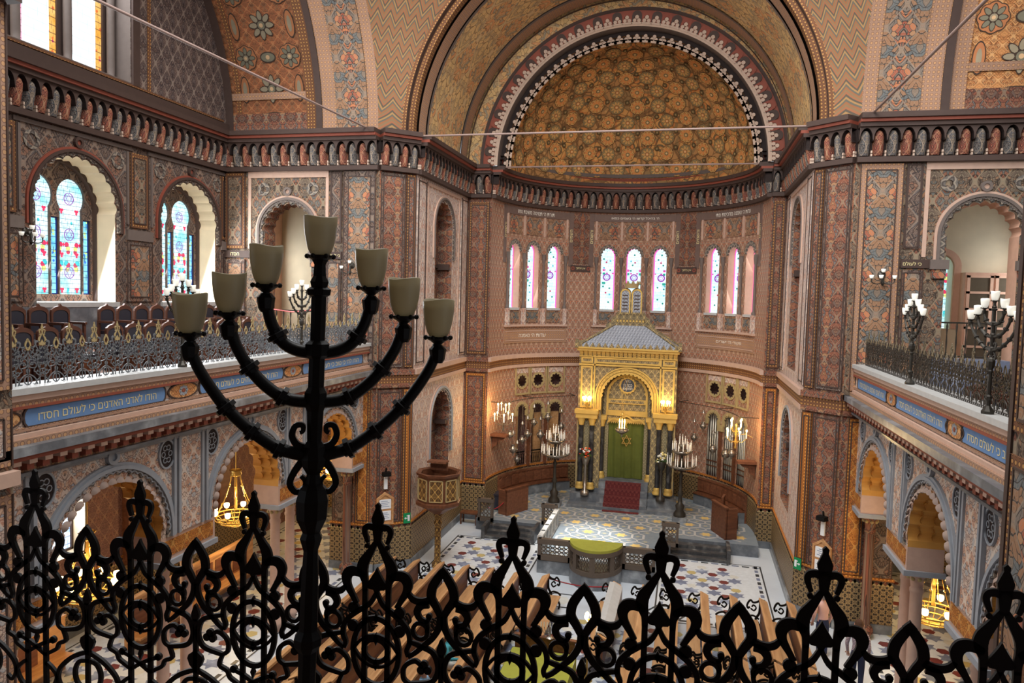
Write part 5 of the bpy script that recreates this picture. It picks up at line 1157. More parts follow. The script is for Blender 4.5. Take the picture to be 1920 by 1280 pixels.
# eternal lamp
et=thing('hanging_lamp','eternal lamp with three lit lights hanging before the green curtain','hanging lamp',(-1.72,21.05,2.62)); b=MB()
b.lathe([(.001,-.16),(.03,-.12),(.02,-.08),(.09,-.04),(.16,.0),(.19,.05),(.15,.08),(.16,.1)],16,(0,0,0),0)
for i in range(8): a=2*PI*i/8; b.ball((.18*math.cos(a),.18*math.sin(a),.06),.022,0,5)
b.build('bowl',M['silver'],et); b=MB()
for i in range(3): a=2*PI*i/3+.4; b.tube([(.16*math.cos(a),.16*math.sin(a),.1),(.05*math.cos(a),.05*math.sin(a),.5),(.09*(i-1),.0,1.3),(.06*(i-1)+.04,.55,1.55)],.005,5)
b.lathe([(.06,.5),(.05,.54),(.001,.58)],10,(0,0,0),0); b.build('chain',M['gild'],et)
for i in range(3): b=MB(); x=-.07+.07*i; b.lathe([(.012,.1),(.012,.26),(.018,.3),(.001,.38)],8,(x,0,0),0); b.build('light',M['flame'],et)
LAMPS.append(((-1.72,20.7,2.9),6))
# flower urns
for s_,lb,cols in ((-1,'silver urn of orange and white flowers on a pedestal left of the ark',((236,120,40),(240,236,230),(200,60,30))),(1,'urn of white and yellow flowers on a pedestal right of the ark',((244,242,236),(236,220,150),(230,232,220)))):
    t=thing('flower_urn',lb,'flowers',(AX+s_*1.1,AY-.4,.62)); b=MB(); b.lathe([(.13,0),(.13,.1),(.05,.14),(.04,.75),(.06,.8),(.03,.86),(.09,.95),(.13,1.1),(.11,1.16)],14,(0,0,0),0); b.build('urn',M['silver'] if s_<0 else M['bronze'],t)
    b=MB(); r2=random.Random(4+s_)
    for i in range(26):
        a=r2.uniform(0,2*PI); q=r2.uniform(.02,.17); h=1.2+r2.uniform(0,.22)-q*.4; c=(q*math.cos(a),q*math.sin(a),h)
        b.ball(c,r2.uniform(.025,.04),r2.randrange(3),5,.7)
    b.build('blossoms',[plain('petal_%d%d'%(s_,k),c,.8,wear=0) for k,c in enumerate(cols)],t)
    b=MB()
    for i in range(14): a=2*PI*i/14; b.ribbon(lambda u,v,d,a=a:(u*math.cos(a)-d*math.sin(a),u*math.sin(a)+d*math.cos(a),v),[(.02,1.12),(.12,1.2),(.2,1.14)],[.02,.05,.005],.004)
    b.build('leaves',plain('leaf_green',(64,84,44),.7),t)
# standing many-light candelabra
def standing(label,loc,H2,r1=.4,r2=.27):
    t=thing('standing_candelabrum',label,'candelabrum',loc); b=MB(); b.box(-.2,.2,-.2,.2,0,.12); b.build('plinth',M['grey'],t)
    b=MB(); b.lathe([(.17,.12),(.17,.2),(.1,.3),(.13,.42),(.06,.5),(.05,.7),(.09,.76),(.05,.84),(.04,1.2),(.07,1.26),(.035,1.34),(.035,1.5),(.06,1.56),(.03,H2+.2)],14,(0,0,0),0); b.build('shaft',M['bronze'],t)
    for r_,z,n,nm_ in ((r1,H2-.15,24,'lower_tier'),(r2,H2+.25,13,'upper_tier'),(.09,H2+.42,4,'crown_tier')):
        b=MB(); b.lathe([(.03,z-.1),(r_*.5,z-.12),(r_*.95,z-.05),(r_*1.03,z),(r_*.9,z-.01),(r_*.4,z-.05)],24,(0,0,0),0)
        for i in range(n): a=2*PI*i/n; b.lathe([(.012,z-.01),(.024,z+.015)],7,(r_*math.cos(a),r_*math.sin(a),0),0)
        tr_=b.build(nm_,M['silver'],t)
        for i in range(n):
            a=2*PI*i/n; q=r_ if i%2 else r_*.82; hh=.17+.05*((i*7)%3)/2; b=MB(); b.lathe([(.014,z),(.014,z+hh),(.004,z+hh+.02),(.009,z+hh+.05),(.001,z+hh+.08)],7,(q*math.cos(a),q*math.sin(a),0),0); b.build('candle',M['candle'],tr_)
    return t
standing('standing candelabrum crowded with white candles left of the ark',(-3.62,21.0,ZP),1.72); standing('standing candelabrum crowded with white candles right of the ark',(-.02,20.75,ZP),1.72)
# candle chandeliers on the apse walls
for lb,p,s_ in (('lit two tier candle chandelier bracketed to the left apse wall above the silver lamps',(-5.05,20.35,2.82),-1),('lit two tier candle chandelier bracketed to the right apse wall before the organ pipes',(1.36,20.35,2.78),1)):
    t=thing('candle_chandelier',lb,'chandelier',p); b=MB(); b.lathe([(.001,-.3),(.04,-.25),(.02,-.18),(.05,-.1),(.02,0),(.03,.15),(.015,.3),(.04,.36),(.01,.4)],10,(0,0,0),0)
    spots=[(.27,.0,5),(.17,.28,4)]
    for r_,z,n in spots:
        for i in range(n): a=2*PI*(i+.4*(n==4))/n; b.tube([(0,0,z-.08),(r_*.6*math.cos(a),r_*.6*math.sin(a),z-.1),(r_*math.cos(a),r_*math.sin(a),z)],.009,5); b.lathe([(.006,-.01),(.03,.0),(.02,.012)],8,(r_*math.cos(a),r_*math.sin(a),z),0)
    b.tube([(0,0,.1),(s_*.25,.05,.12),(s_*.42,.0,.05)],.012,6); b.build('arms',M['silver'] if s_<0 else M['gild'],t)
    for r_,z,n in spots:
        for i in range(n):
            a=2*PI*(i+.4*(n==4))/n; c=(r_*math.cos(a),r_*math.sin(a)); b=MB(); b.lathe([(.014,z),(.014,z+.18)],7,(c[0],c[1],0),0); q=b.build('candle',M['candle'],t); b=MB(); b.ball((c[0],c[1],z+.215),.024,0,6,1.5); b.build('flame_bulb',M['flame'],q)
    LAMPS.append(((p[0]-s_*.1,p[1]-.45,p[2]+.35),70))
# ------------------------------------------------------------------ silver hanging lamps on thin iron rails in the apse
for lb,a0,a1,hz in (('thin iron rail for silver lamps across the left organ screen',-84,-30,3.35),('thin iron rail for silver lamps across the right organ screen',30,84,3.35)):
    b=MB(); P=[apf(math.radians(a0+(a1-a0)*i/20)*RA,hz,.5) for i in range(21)]; b.tube(P,.01,6)
    for i in (0,10,20): p=apf(math.radians(a0+(a1-a0)*i/20)*RA,hz,0); b.tube([P[i],p],.012,6)
    tag(b.build('lamp_rail',M['bronze']),lb,'lamp rail')
def hlamp(label,p,r,group=None):
    t=thing('hanging_lamp',label,'hanging lamp',p,0,group); b=MB(); b.lathe([(.001,-r*1.5),(r*.25,-r*1.2),(r*.12,-r*1.05),(r*.7,-r*.7),(r,0),(r*.8,r*.5),(r*.35,r*.7),(r*.5,r*1.1)],14,(0,0,0),0)
    for i in range(3): a=2*PI*i/3; b.ball((r*1.05*math.cos(a),r*1.05*math.sin(a),0),r*.22,0,5)
    b.build('bowl',M['silver'],t); b=MB(); h=3.34-p[2]
    for i in range(3): a=2*PI*i/3; b.tube([(r*math.cos(a),r*math.sin(a),.02),(.01*math.cos(a),.01*math.sin(a),min(h*.7,.5)),(0,0,h)],.004,4)
    b.lathe([(r*.6,min(h*.7,.5)-.03),(.01,min(h*.7,.5)+.06)],10,(0,0,0),0); b.build('chain',M['silver'],t)
for th,z,r,lb in ((-79.5,2.4,.1,'round silver lamp highest beside the left bracket shelf'),(-75.5,1.93,.12,'large round silver lamp below the left candle chandelier'),(-66.5,2.14,.1,'round silver lamp third from the apse edge at the left'),(-71,1.6,.1,'lowest silver lamp of the left cluster, shaped like a top'),(-62,2.28,.11,'silver lamp before the first organ opening at the left'),(-57,2.6,.1,'small silver lamp hung higher before the left organ boards'),(-52,2.2,.12,'silver lamp with dish before the middle left organ opening'),(-47,2.72,.11,'highest silver lamp before the middle left organ opening'),(-38,2.4,.1,'silver lamp nearest the left standing candelabrum'),
    (40,2.35,.1,'silver lamp nearest the right standing candelabrum'),(46,2.75,.1,'high small silver lamp before the right organ pipes'),(54,2.15,.12,'wide silver lamp low before the right organ pipes'),(66,2.15,.13,'silver lamp in the cluster above the right bracket shelf'),(73,2.25,.12,'silver lamp closest to the apse edge at the right')):
    hlamp(lb,apf(math.radians(th)*RA,z,.5),r)
# bracket shelves
for lb,th,z in (('dark wooden bracket shelf on the left apse wall below the silver lamps',-82,2.35),('dark wooden bracket shelf on the right apse wall below the lit candles',82,2.1)):
    u=math.radians(th)*RA; b=MB(); b.fbox(apf,u-.16,u+.16,z,z+.07,0,.5,0); pr=spl([(.02,z),(.4,z),(.33,z-.1),(.2,z-.12),(.16,z-.26),(.06,z-.32),(.02,z-.42)],3)
    b.prism(lambda a,c,d,u=u:apf(u+d,c,a),pr,-.04,.04,0); tag(b.build('bracket_shelf',M['redwood']),lb,'shelf')
# organ pipes (right) and cream boards (left)
org=thing('pipe_organ','organ with silvery pipes behind the right apse screen','organ',apf(math.radians(55)*RA,1.1,-.2))
o0=Vector(org.location)
for i in range(24):
    th=40+30*i/23; h=1.2+.75*abs(math.sin(i*PI/8+.6)); p=Vector(apf(math.radians(th)*RA,1.15,-.16))-o0; b=MB(); b.lathe([(.006,0),(.028,.2),(.028,.2+h),(.02,.2+h)],8,p,0); b.build('pipe',plain('pewter_pipe',(196,190,176),.35,.6,.5,.05),org)
b=MB(); 
for z in (1.45,1.6): 
    for k in range(12): a=math.radians(40+2.5*k)*RA; c=math.radians(42.5+2.5*k)*RA; P=[Vector(q)-o0 for q in (apf(a,z,-.1),apf(c,z,-.1),apf(c,z+.04,-.1),apf(a,z+.04,-.1))]; b.face(P)
b.build('pipe_rack',M['dkwood'],org)
for th,w,lb in ((-36.5,.34,'pale wooden board in the organ opening nearest the ark'),(-45,.26,'pale wooden board in the middle left organ opening'),(-58,.22,'pale wooden board in the left organ opening furthest from the ark')):
    u=math.radians(th)*RA; b=MB(); b.fbox(apf,u-w/2,u+w/2,1.0,2.75,-.3,-.24,0); tag(b.build('organ_board',M['oak']),lb,'board')
for th in (-57,-48,-38.5):
    u=math.radians(th)*RA; b=MB(); b.fbox(apf,u-.2,u+.2,1.58,1.62,-.05,-.02,0); b.fbox(apf,u-.2,u+.2,1.15,1.18,-.05,-.02,0)
    for k in range(5): b.ribbon(lambda a,c,d:apf(a,c,d-.035),circ(u-.16+.08*k,1.38,.05,10,.17),.012,.012,0,True)
    tag(b.build('opening_grille',M['iron']),{-57:'small iron grille in the left organ opening furthest from the ark',-48:'small iron grille in the middle left organ opening',-38.5:'small iron grille in the left organ opening nearest the ark'}[th],'grille')
# curved wooden choir stalls along the apse wall
for lb,a0,a1,s_ in (('curved reddish wooden stall with pointed back panels along the left apse wall',-76,-30,-1),('plain panelled wooden stall along the right apse wall',38,74,1)):
    t=thing('choir_stall',lb,'bench',(XA,YA,ZP)); o0=Vector((XA,YA,ZP)); n=9; F_=lambda u,v,d=0.:tuple(Vector(apf(u,v,d))-o0)
    b=MB(); ua,ub=math.radians(a0)*RA,math.radians(a1)*RA; b.fbox(F_,ua,ub,ZP,1.02,.03,.08,0,12); b.fbox(F_,ua,ub,1.02,1.08,.0,.1,0,12); b.build('back',M['redwood'],t)
    b=MB(); b.fbox(F_,ua,ub,.6,.64,.06,.3,0,12); b.build('seat',M['dkwood'],t); b=MB(); b.fbox(F_,ua,ub,ZP,.6,.06,.27,0,12); b.build('base',M['grey'],t)
    for i in range(n):
        u0=ua+(ub-ua)*i/n+.02; u1=ua+(ub-ua)*(i+1)/n-.02
        b=MB(); pts=[(u0,.68),(u1,.68),(u1,.93),((u0+u1)/2,1.01 if s_<0 else .95),(u0,.93)]; b.prism(lambda a,c,d:F_(a,c,d),pts,.08,.11,0); b.build('back_panel',M['redwood'],t)
# wooden screens and dark chest on the platform
def boxthing(name,label,cat,loc,rz,parts):
    t=thing(name,label,cat,loc,rz)
    for pn,m,bx in parts:
        b=MB()
        for q in bx: b.box(*q)
        b.build(pn,M[m],t)
    return t
boxthing('wooden_screen','reddish brown curved screen panel standing on the platform before the left stalls','screen',(-4.5,20.0,ZP),math.radians(62),[('panel','redwood',[(-.45,.45,-.03,.03,0,.7)]),('cap','dkwood',[(-.47,.47,-.05,.05,.7,.74)]),('side_panel','redwood',[(-.45,-.39,-.0,.3,0,.7)])])
boxthing('wooden_screen','dark brown screen panel standing on the platform before the right stalls','screen',(1.0,19.75,ZP),math.radians(-66),[('panel','dkwood',[(-.4,.4,-.03,.03,0,.8)]),('cap','dkwood',[(-.42,.42,-.05,.05,.8,.84)]),('side_panel','dkwood',[(.34,.4,0,.3,0,.8)])])
boxthing('chest','black chest in the corner beside the left stalls','chest',(-4.98,20.24,ZP),0,[('body','leather',[(-.2,.2,-.2,.2,0,.42)]),('lid','leather',[(-.22,.22,-.22,.22,.42,.46)])])
boxthing('armchair','dark armchair in shadow beside the right apse pier','chair',(1.3,20.3,ZP),math.radians(80),[('seat','leather',[(-.2,.2,-.2,.2,.28,.36)]),('backrest','dkwood',[(-.2,.2,.16,.22,.36,.9)]),('leg','dkwood',[(-.2,-.15,-.2,-.15,0,.28)]),('leg','dkwood',[(.15,.2,-.2,-.15,0,.28)]),('leg','dkwood',[(-.2,-.15,.15,.2,0,.28)]),('leg','dkwood',[(.15,.2,.15,.2,0,.28)]),('armrest','dkwood',[(-.24,-.19,-.2,.2,.52,.57)]),('armrest','dkwood',[(.19,.24,-.2,.2,.52,.57)])])
# ------------------------------------------------------------------ pierced balustrades and reading desk
def tracery(b,fr,u0,u1,z0,z1,m=0,t=.02):
    w=u1-u0;h=z1-z0; nx=max(2,round(w/.1)); nz=max(2,round(h/.1)); px=w/nx;pz=h/nz
    for i in range(nx):
        for j in range(nz): b.ribbon(fr,circ(u0+(i+.5)*px,z0+(j+.5)*pz,px*.42,10,pz*.42),.014,t,m,True)
    for i in range(nx-1):
        for j in range(nz-1): c=(u0+(i+1)*px,z0+(j+1)*pz); b.ribbon(fr,[(c[0]-px*.3,c[1]),(c[0],c[1]-pz*.3),(c[0]+px*.3,c[1]),(c[0],c[1]+pz*.3)],.012,t,m,True)
def pierced(name,label,cat,fr,L,z0,z1,n,mat,fm=.09,group=None):
    t=thing(name,label,cat,(0,0,0),0,group); b=MB(); b.fbox(fr,0,L,z0,z0+fm,-.05,.05,0); b.fbox(fr,-.02,L+.02,z1-fm,z1,-.06,.06,0)
    for i in range(n+1): u=L*i/n; b.fbox(fr,max(0,u-fm*.6),min(L,u+fm*.6),z0,z1,-.05,.05,0)
    b.build('frame',M[mat],t)
    for i in range(n):
        b=MB(); tracery(b,fr,L*i/n+fm*.6,L*(i+1)/n-fm*.6,z0+fm,z1-fm); b.build('pierced_panel',M[mat],t)
    return t
M['brownst']=plain('brown_carved_stone',(92,80,70),.6)
pierced('balustrade','dark pierced balustrade panel left of the green topped reading desk','balustrade',frame((-3.18,16.52,0),(1,0,0),(0,-1,0)),.78,ZP+.02,.82,1,'brownst',.12)
pierced('balustrade','dark pierced balustrade panel right of the green topped reading desk','balustrade',frame((-1.24,16.52,0),(1,0,0),(0,-1,0)),.74,ZP+.02,.82,1,'brownst',.12)
pierced('balustrade','white marble pierced balustrade running back along the left platform edge','balustrade',frame((-3.2,16.75,0),(0,1,0),(1,0,0)),2.35,ZP+.0,.78,5,'white',.06)
pierced('balustrade_pier','dark pierced pier at the head of the left platform steps by the gold dado','balustrade',frame((-5.35,19.0,0),(1,0,0),(0,-1,0)),.42,ZP,.92,1,'brownst',.1)
pierced('balustrade_pier','dark pierced pier between the left steps and the white balustrade','balustrade',frame((-3.62,19.2,0),(1,0,0),(0,-1,0)),.4,ZP,.86,1,'brownst',.1)
pierced('balustrade_pier','dark pierced pier between the star floor and the right platform steps','balustrade',frame((-.42,18.45,0),(1,0,0),(0,-1,0)),.4,ZP+.0,.9,1,'brownst',.1)
desk=thing('reading_desk','curved pierced reading desk with an olive green cloth top','reading desk',(-1.83,16.5,0))
def dcurve(u,v,d=0.): 
    a=PI+u; return ((.55+d)*math.cos(a),(.68+d)*math.sin(a),v)
b=MB()
for i in range(5): u=PI*i/4; b.fbox(dcurve,max(0,u-.1),min(PI,u+.1),ZP,.84,-.05,.05,0,2)
b.fbox(dcurve,0,PI,ZP,ZP+.1,-.05,.05,0,20); b.fbox(dcurve,0,PI,.74,.84,-.05,.06,0,20); b.build('frame',M['brownst'],desk)
for i in range(4):
    b=MB(); u0=PI*i/4+.1; k=1.
    for a in range(5):
        for c in range(4): b.ribbon(dcurve,circ(u0+.115*(a+.5)*1.02,ZP+.1+.085*(c+.5)*1.25,.05,10,.046),.016,.02,0,True)
    b.build('pierced_panel',M['brownst'],desk)
tp=MB(); o=[(.6*math.cos(PI+PI*i/24),.73*math.sin(PI+PI*i/24)) for i in range(25)]; tp.panel(up,o,[],.9,0); tp.strip(up,o,.8,.9,0,True); tp.build('green_cloth_top',M['greenl'],desk)
b=MB(); b.strip(up,[(p[0]*1.005,p[1]*1.005) for p in o],.795,.82,0); b.build('gold_fringe',M['goldp'],desk)
# ------------------------------------------------------------------ pulpit
pul=thing('pulpit','gilded hexagonal wooden pulpit on a slender fluted column against the left pier','pulpit',(-5.52,16.15,0))
hx=lambda r,z:[(r*math.cos(PI/8+PI*k/4+.2),r*math.sin(PI/8+PI*k/4+.2),z) for k in range(8)]
b=MB(); b.grid([hx(.12,1.28),hx(.3,1.4),hx(.5,1.5),hx(.54,1.54),hx(.54,1.6),hx(.49,1.62),hx(.49,2.2),hx(.53,2.22),hx(.55,2.28),hx(.5,2.29),hx(.44,2.26),hx(.44,1.65),hx(.01,1.65)],0,False,cu=True); b.build('drum',M['dkwood'],pul)
for k in range(8):
    p,q=Vector(hx(.49,0)[k]),Vector(hx(.49,0)[(k+1)%8]); U=(q-p).normalized(); N=Vector((U.y,-U.x,0)); b=MB(); fr=frame(p,U,N); L=(q-p).length; b.fbox(fr,.04,L-.04,1.68,2.14,0,.012,0)
    for a,c,e,h in ((.03,.05,1.66,2.16),(L-.05,L-.03,1.66,2.16),(.03,L-.03,1.66,1.68),(.03,L-.03,2.14,2.16)): b.fbox(fr,a,c,e,h,0,.025,1)
    b.build('carved_panel',[M['pulp'],M['giltp']],pul)
b=MB(); rows=[]
for r_,z in ((.13,0),(.13,.08),(.09,.12),(.075,.16),(.075,1.0),(.1,1.04),(.1,1.08),(.07,1.1),(.08,1.2),(.13,1.3)): rows.append([((r_-(.012 if j%2 and .1<z<1.02 else 0))*math.cos(2*PI*j/20),(r_-(.012 if j%2 and .1<z<1.02 else 0))*math.sin(2*PI*j/20),z) for j in range(20)])
b.grid(rows,0,False,cu=True); b.build('column',M['pulp'],pul)
b=MB(); b.face([(-.3,.1,2.28),(.2,.32,2.28),(.2,.34,2.5),(-.3,.12,2.5)]); b.face([(.2,.32,2.28),(.36,.05,2.28),(.36,.07,2.45),(.2,.34,2.5)]); 
b2=MB(); b2.box(-.28,.14,.2,.24,2.25,2.48); b2.box(-.3,.16,-.02,.24,2.46,2.5); b2.build('lectern_board',M['redwood'],pul)
# small stool by the pulpit
boxthing('stool','low dark stool against the gold patterned wall beyond the pulpit','stool',(-5.75,19.55,0),0,[('seat','dkwood',[(-.25,.25,-.15,.15,.3,.34)]),('leg','dkwood',[(-.24,-.2,-.14,-.1,0,.3)]),('leg','dkwood',[(.2,.24,-.14,-.1,0,.3)]),('leg','dkwood',[(-.24,-.2,.1,.14,0,.3)]),('leg','dkwood',[(.2,.24,.1,.14,0,.3)])])
# ------------------------------------------------------------------ pews: long benches running lengthwise, with scrolled iron ends
def pew_master(L=2.5):
    t=thing('pew','','pew',(0,0,0))
    b=MB(); b.box(-.16,-.0,-L/2,L/2,.0,.03) if False else None
    b.box(.06,.3,-L/2+.04,L/2-.04,.27,.3); b.build('seat',M['oak'],t)
    b=MB(); b.box(-.02,.02,-L/2,L/2,.1,.66); b.build('backrest',M['redwood'],t)
    b=MB(); P=[(-.1,.62),(.03,.69),(.03,.72),(-.1,.66)]; b.prism(frame((0,0,0),(1,0,0),(0,1,0)),P,-L/2,L/2,0); b.build('book_ledge',M['oak'],t)
    b=MB(); b.box(.03,.06,-L/2,L/2,.68,.725); b.build('top_rail',M['oak'],t)
    fr0=frame((0,0,0),(1,0,0),(0,-1,0))
    for y in (L/2,-L/2):
        b=MB(); f=lambda u,v,d,y=y:(u,y+d,v)
        for P,w in (([(.02,.7),(.08,.64),(.16,.62),(.2,.66),(.24,.63),(.27,.55),(.25,.5),(.22,.53)],.024),([(.04,.0),(.04,.2),(.1,.3),(.04,.42),(.03,.64)],.03),([(.26,0),(.28,.1),(.24,.2),(.28,.28)],.026),([(.04,.3),(.14,.36),(.24,.34),(.3,.29)],.022),([(.06,.1),(.13,.18),(.2,.12),(.15,.06),(.11,.11)],.02),([(.2,.5),(.14,.46),(.1,.52),(.15,.57),(.18,.53)],.018)): b.ribbon(f,spl(P,4),w*1.35,.026)
        b.build('iron_end',M['iron'],t)
    return t
pm=pew_master(); npew=0
YS=[13.4,10.8,8.2,5.6]; LN=['frontmost','second from the front','third from the front','fourth from the front']
XL=[-6.0,-5.45,-4.9,-4.34,-3.8,-3.22,-2.62]; XR=[-1.2,-.62,-.06,.5,1.05,1.6,2.1]
NTH=['first','second','third','fourth','fifth','sixth','seventh']
for side,XS in (('left',XL),('right',XR)):
    for i,x in enumerate(XS):
        for j,y in enumerate(YS):
            if side=='left' and i==6 and j>=1: continue
            if side=='right' and i==0 and j>=1: continue
            if j==3 and (x>-2.9): continue
            if j==2 and x>-1.5: continue
            k=i if side=='left' else len(XS)-1-i
            lb='oak pew in the %s row from the %s arcade, %s'%(NTH[k],side,LN[j])
            if npew==0: pm.location=(x,y,0); pm['label']=lb; pm['group']='oak pews with iron ends'; t=pm
            else: t=dup(pm,(x,y,0),PI if side=='right' else 0.,lb,'oak pews with iron ends')
            npew+=1
b=MB(); 
o=[(-.13,.66),(-.13,.45),(-.115,.45),(-.115,.655),(.03,.735),(.1,.735),(.1,.755),(.02,.755)]
b.prism(frame((0,0,0),(1,0,0),(0,1,0)),[(-.14,.4),(-.125,.4),(-.125,.655),(.02,.74),(.1,.745),(.115,.6),(.13,.6),(.115,.765),(.01,.765),(-.14,.68)],-1.1,1.2,0)
cl=b.build('white_cloth',M['white'],None,None,(-1.2,13.4,0)); cl.rotation_euler=(0,0,PI); tag(cl,'white cloth laid over the pew end before the reading desk','cloth')
# wall benches below the galleries
for lb,x,y0,y1,rz in (('long brown panelled bench along the left aisle columns',-6.62,3.0,9.0,0),('brown panelled bench back in the second left arch',-9.3,10.6,14.4,0),('brown bench back below the leaded aisle window',-9.9,4,9.9,0),('brown panelled bench along the right aisle columns',2.86,4.0,9.6,PI)):
    t=thing('wall_bench',lb,'bench',(x,(y0+y1)/2,0),rz); L=y1-y0; h=.9 if x<-7 else .78; b=MB(); b.box(-.03,.03,-L/2,L/2,0,h); b.box(-.06,.06,-L/2,L/2,h,h+.04); b.build('back',M['oak'],t); b=MB(); b.box(.03,.3,-L/2,L/2,.27,.3); b.build('seat',M['oak'],t)
    for i in range(int(L/.6)): b=MB(); b.box(.03,.045,-L/2+.6*i+.05,-L/2+.6*i+.55,.35,h-.08); b.build('panel',M['redwood'],t)
# green table with dark carved rail
t=thing('table','wooden table spread with an olive green cloth in the middle of the hall','table',(-2.08,11.05,0)); 
for sx in (-.42,.42):
    for sy in (-.5,.5): b=MB(); b.lathe([(.03,0),(.045,.1),(.03,.2),(.04,.5),(.04,.58)],8,(sx,sy,0),0); b.build('leg',M['dkwood'],t)
b=MB(); b.box(-.5,.5,-.58,.58,.56,.6); b.build('table_top',M['dkwood'],t); b=MB(); b.box(-.5,.5,.55,.6,.6,.8); b.box(-.52,.52,.54,.62,.8,.83); b.build('carved_rail',M['dkwood'],t)
cl=MB(); rows=[]
for i in range(9):
    x=-.53+1.06*i/8; rows.append([(x,y,z) for y,z in ((-.62,.3),(-.61,.5),(-.6,.612),(0,.612),(.53,.612))])
cl.grid(rows,0,False); cl.grid([[(-.535,y,z) for y in (-.6,0,.53)] for z in (.35,.612)],0,False); cl.grid([[(.535,y,z) for y in (-.6,0,.53)] for z in (.35,.612)],0,False)
tag(cl.build('tablecloth',M['greenl'],None,None,(-2.08,11.05,0)),'olive green cloth with gold edge over the table in the middle of the hall','tablecloth')
# small lit lamp and small candlestick near the table
t=thing('table_lamp','small lamp stand with three lit bulbs above the central aisle','lamp',(-1.42,12.0,.0)); b=MB(); b.lathe([(.1,0),(.08,.04),(.015,.1),(.012,1.0),(.03,1.05)],10,(0,0,0),0); b.build('stem',M['gild'],t)
for i in range(3): a=2*PI*i/3; b=MB(); b.tube([(0,0,1.0),(.05*math.cos(a),.05*math.sin(a),1.05)],.008,5); b.ball((.06*math.cos(a),.06*math.sin(a),1.11),.035,0,6,1.3); b.build('bulb',M['flame'],t)
LAMPS.append(((-1.42,11.8,1.35),5))
t=thing('candlestick','small silver branched candlestick with white candles on the table rail','candlestick',(-2.0,11.62,.83)); b=MB(); b.lathe([(.07,0),(.02,.03),(.012,.18)],10,(0,0,0),0)
for k in range(1,4):
    for s_ in (-1,1): b.tube([(0,0,.06),(s_*.035*k,0,.07),(s_*.05*k,0,.17)],.006,5)
b.build('stem',M['silver'],t)
for k in range(-3,4): b=MB(); b.lathe([(.009,.17),(.009,.25)],6,(.05*k,0,0),0); b.build('candle',M['candle'],t)
# red rope before the reading desk
b=MB(); b.tube([(-2.6+1.4*i/12,14.66+.1*math.sin(PI*i/12),.62-.12*math.sin(PI*i/12)) for i in range(13)],.012,6); tag(b.build('barrier_rope',plain('red_rope',(150,40,44),.8)),'thin red rope sagging between pews before the reading desk','rope')
b=MB(); b.tube([(-5.3+.5*i/10,19.15+.5*i/10,.78-.2*math.sin(PI*i/10)-.12*i/10) for i in range(11)],.012,6); tag(b.build('barrier_rope',M['red_rope'] if 'red_rope' in M else MC['red_rope']),'red rope across the top of the left platform steps','rope')
# ------------------------------------------------------------------ notice boards, signs, wall boxes on the piers
def pier_set(sd):
    X=(lambda x:x) if sd>0 else mx; nm='left' if sd>0 else 'right'
    P0=Vector((X(-6.8),15.4,0)); P1=Vector((X(-6.15),16.0,0)); fr,L=wallframe((P0.x,P0.y),(P1.x,P1.y),sd)
    zo=0. if sd>0 else -.12
    t=thing('notice_board','wooden notice board with two white sheets on the %s pier'%nm,'notice board',(0,0,0)); b=MB(); u0,u1=.02,.42
    o=[(u0,1.1+zo),(u1,1.1+zo),(u1,1.72+zo),((u0+u1)/2,1.86+zo),(u0,1.72+zo)]; b.prism(fr,o,.06,.09,0); q=[((p[0]-.22)*.82+.22,(p[1]-1.46-zo)*.88+1.45+zo) for p in o]; b.mould(fr,o+[o[0]],q+[q[0]],.09,.11,0); b.build('frame',M['oak'],t)
    for z in (1.2,1.47):
        b=MB(); b.fbox(fr,.08,.36,z+zo,z+.22+zo,.09,.1,0); p_=b.build('sheet',M['paper'],t); b=MB()
        for k in range(4): b.fbox(fr,.12,.32-.04*(k%2),z+.05+.04*k+zo,z+.062+.04*k+zo,.1,.102,0)
        b.build('text_lines',M['ink'],p_)
    t=thing('wall_spotlight','small black spotlight over a white tube above the %s notice board'%nm,'wall lamp',(0,0,0)); b=MB(); b.fbox(fr,.14,.32,2.24+zo,2.33+zo,.06,.2,0); b.tube([fr(.23,2.33+zo,.08),fr(.23,2.42+zo,.1)],.02,6); b.build('housing',M['iron'],t); b=MB(); b.fbox(fr,.19,.27,1.93+zo,2.22+zo,.06,.1,0); b.build('white_tube',M['paper'],t)
    t=thing('exit_sign','green emergency exit sign low on the %s pier'%nm,'sign',(0,0,0)); z=1.06+zo; u=L-.2; b=MB(); b.fbox(fr,u,u+.17,z,z+.24,.06,.07,0); b.build('plate',M['exitg'],t); f2=lambda a,c,d=0.:fr(u+a,z+c,.07+d)
    b=MB(); b.fbox(f2,.1,.15,.05,.19,0,.004,0); b.prism(f2,[(.02,.12),(.05,.15),(.05,.13),(.09,.13),(.09,.11),(.05,.11),(.05,.09)],0,.004,0)
    b.prism(f2,circ(.085,.175,.012,8),0,.004,0); b.build('pictogram',M['paper'],t)
pier_set(1); pier_set(-1)
# ------------------------------------------------------------------ tie rods
for lb,p,q in (('long iron tie rod spanning the vault before the apse',(-6.1,16.0,9.98),(2.3,16.0,9.98)),('thin iron tie rod at the foot of the semidome',(-5.3,20.1,9.98),(1.85,20.1,9.98)),('iron tie rod crossing the left transept opening',(-7.0,15.4,10.0),(-7.0,6.2,9.75)),('iron tie rod crossing the right transept opening',(3.2,15.3,10.0),(3.2,7.0,9.95))):
    b=MB(); b.tube([p,q],.022,8); tag(b.build('tie_rod',plain('rod_grey',(150,128,120),.5)),lb,'tie rod')
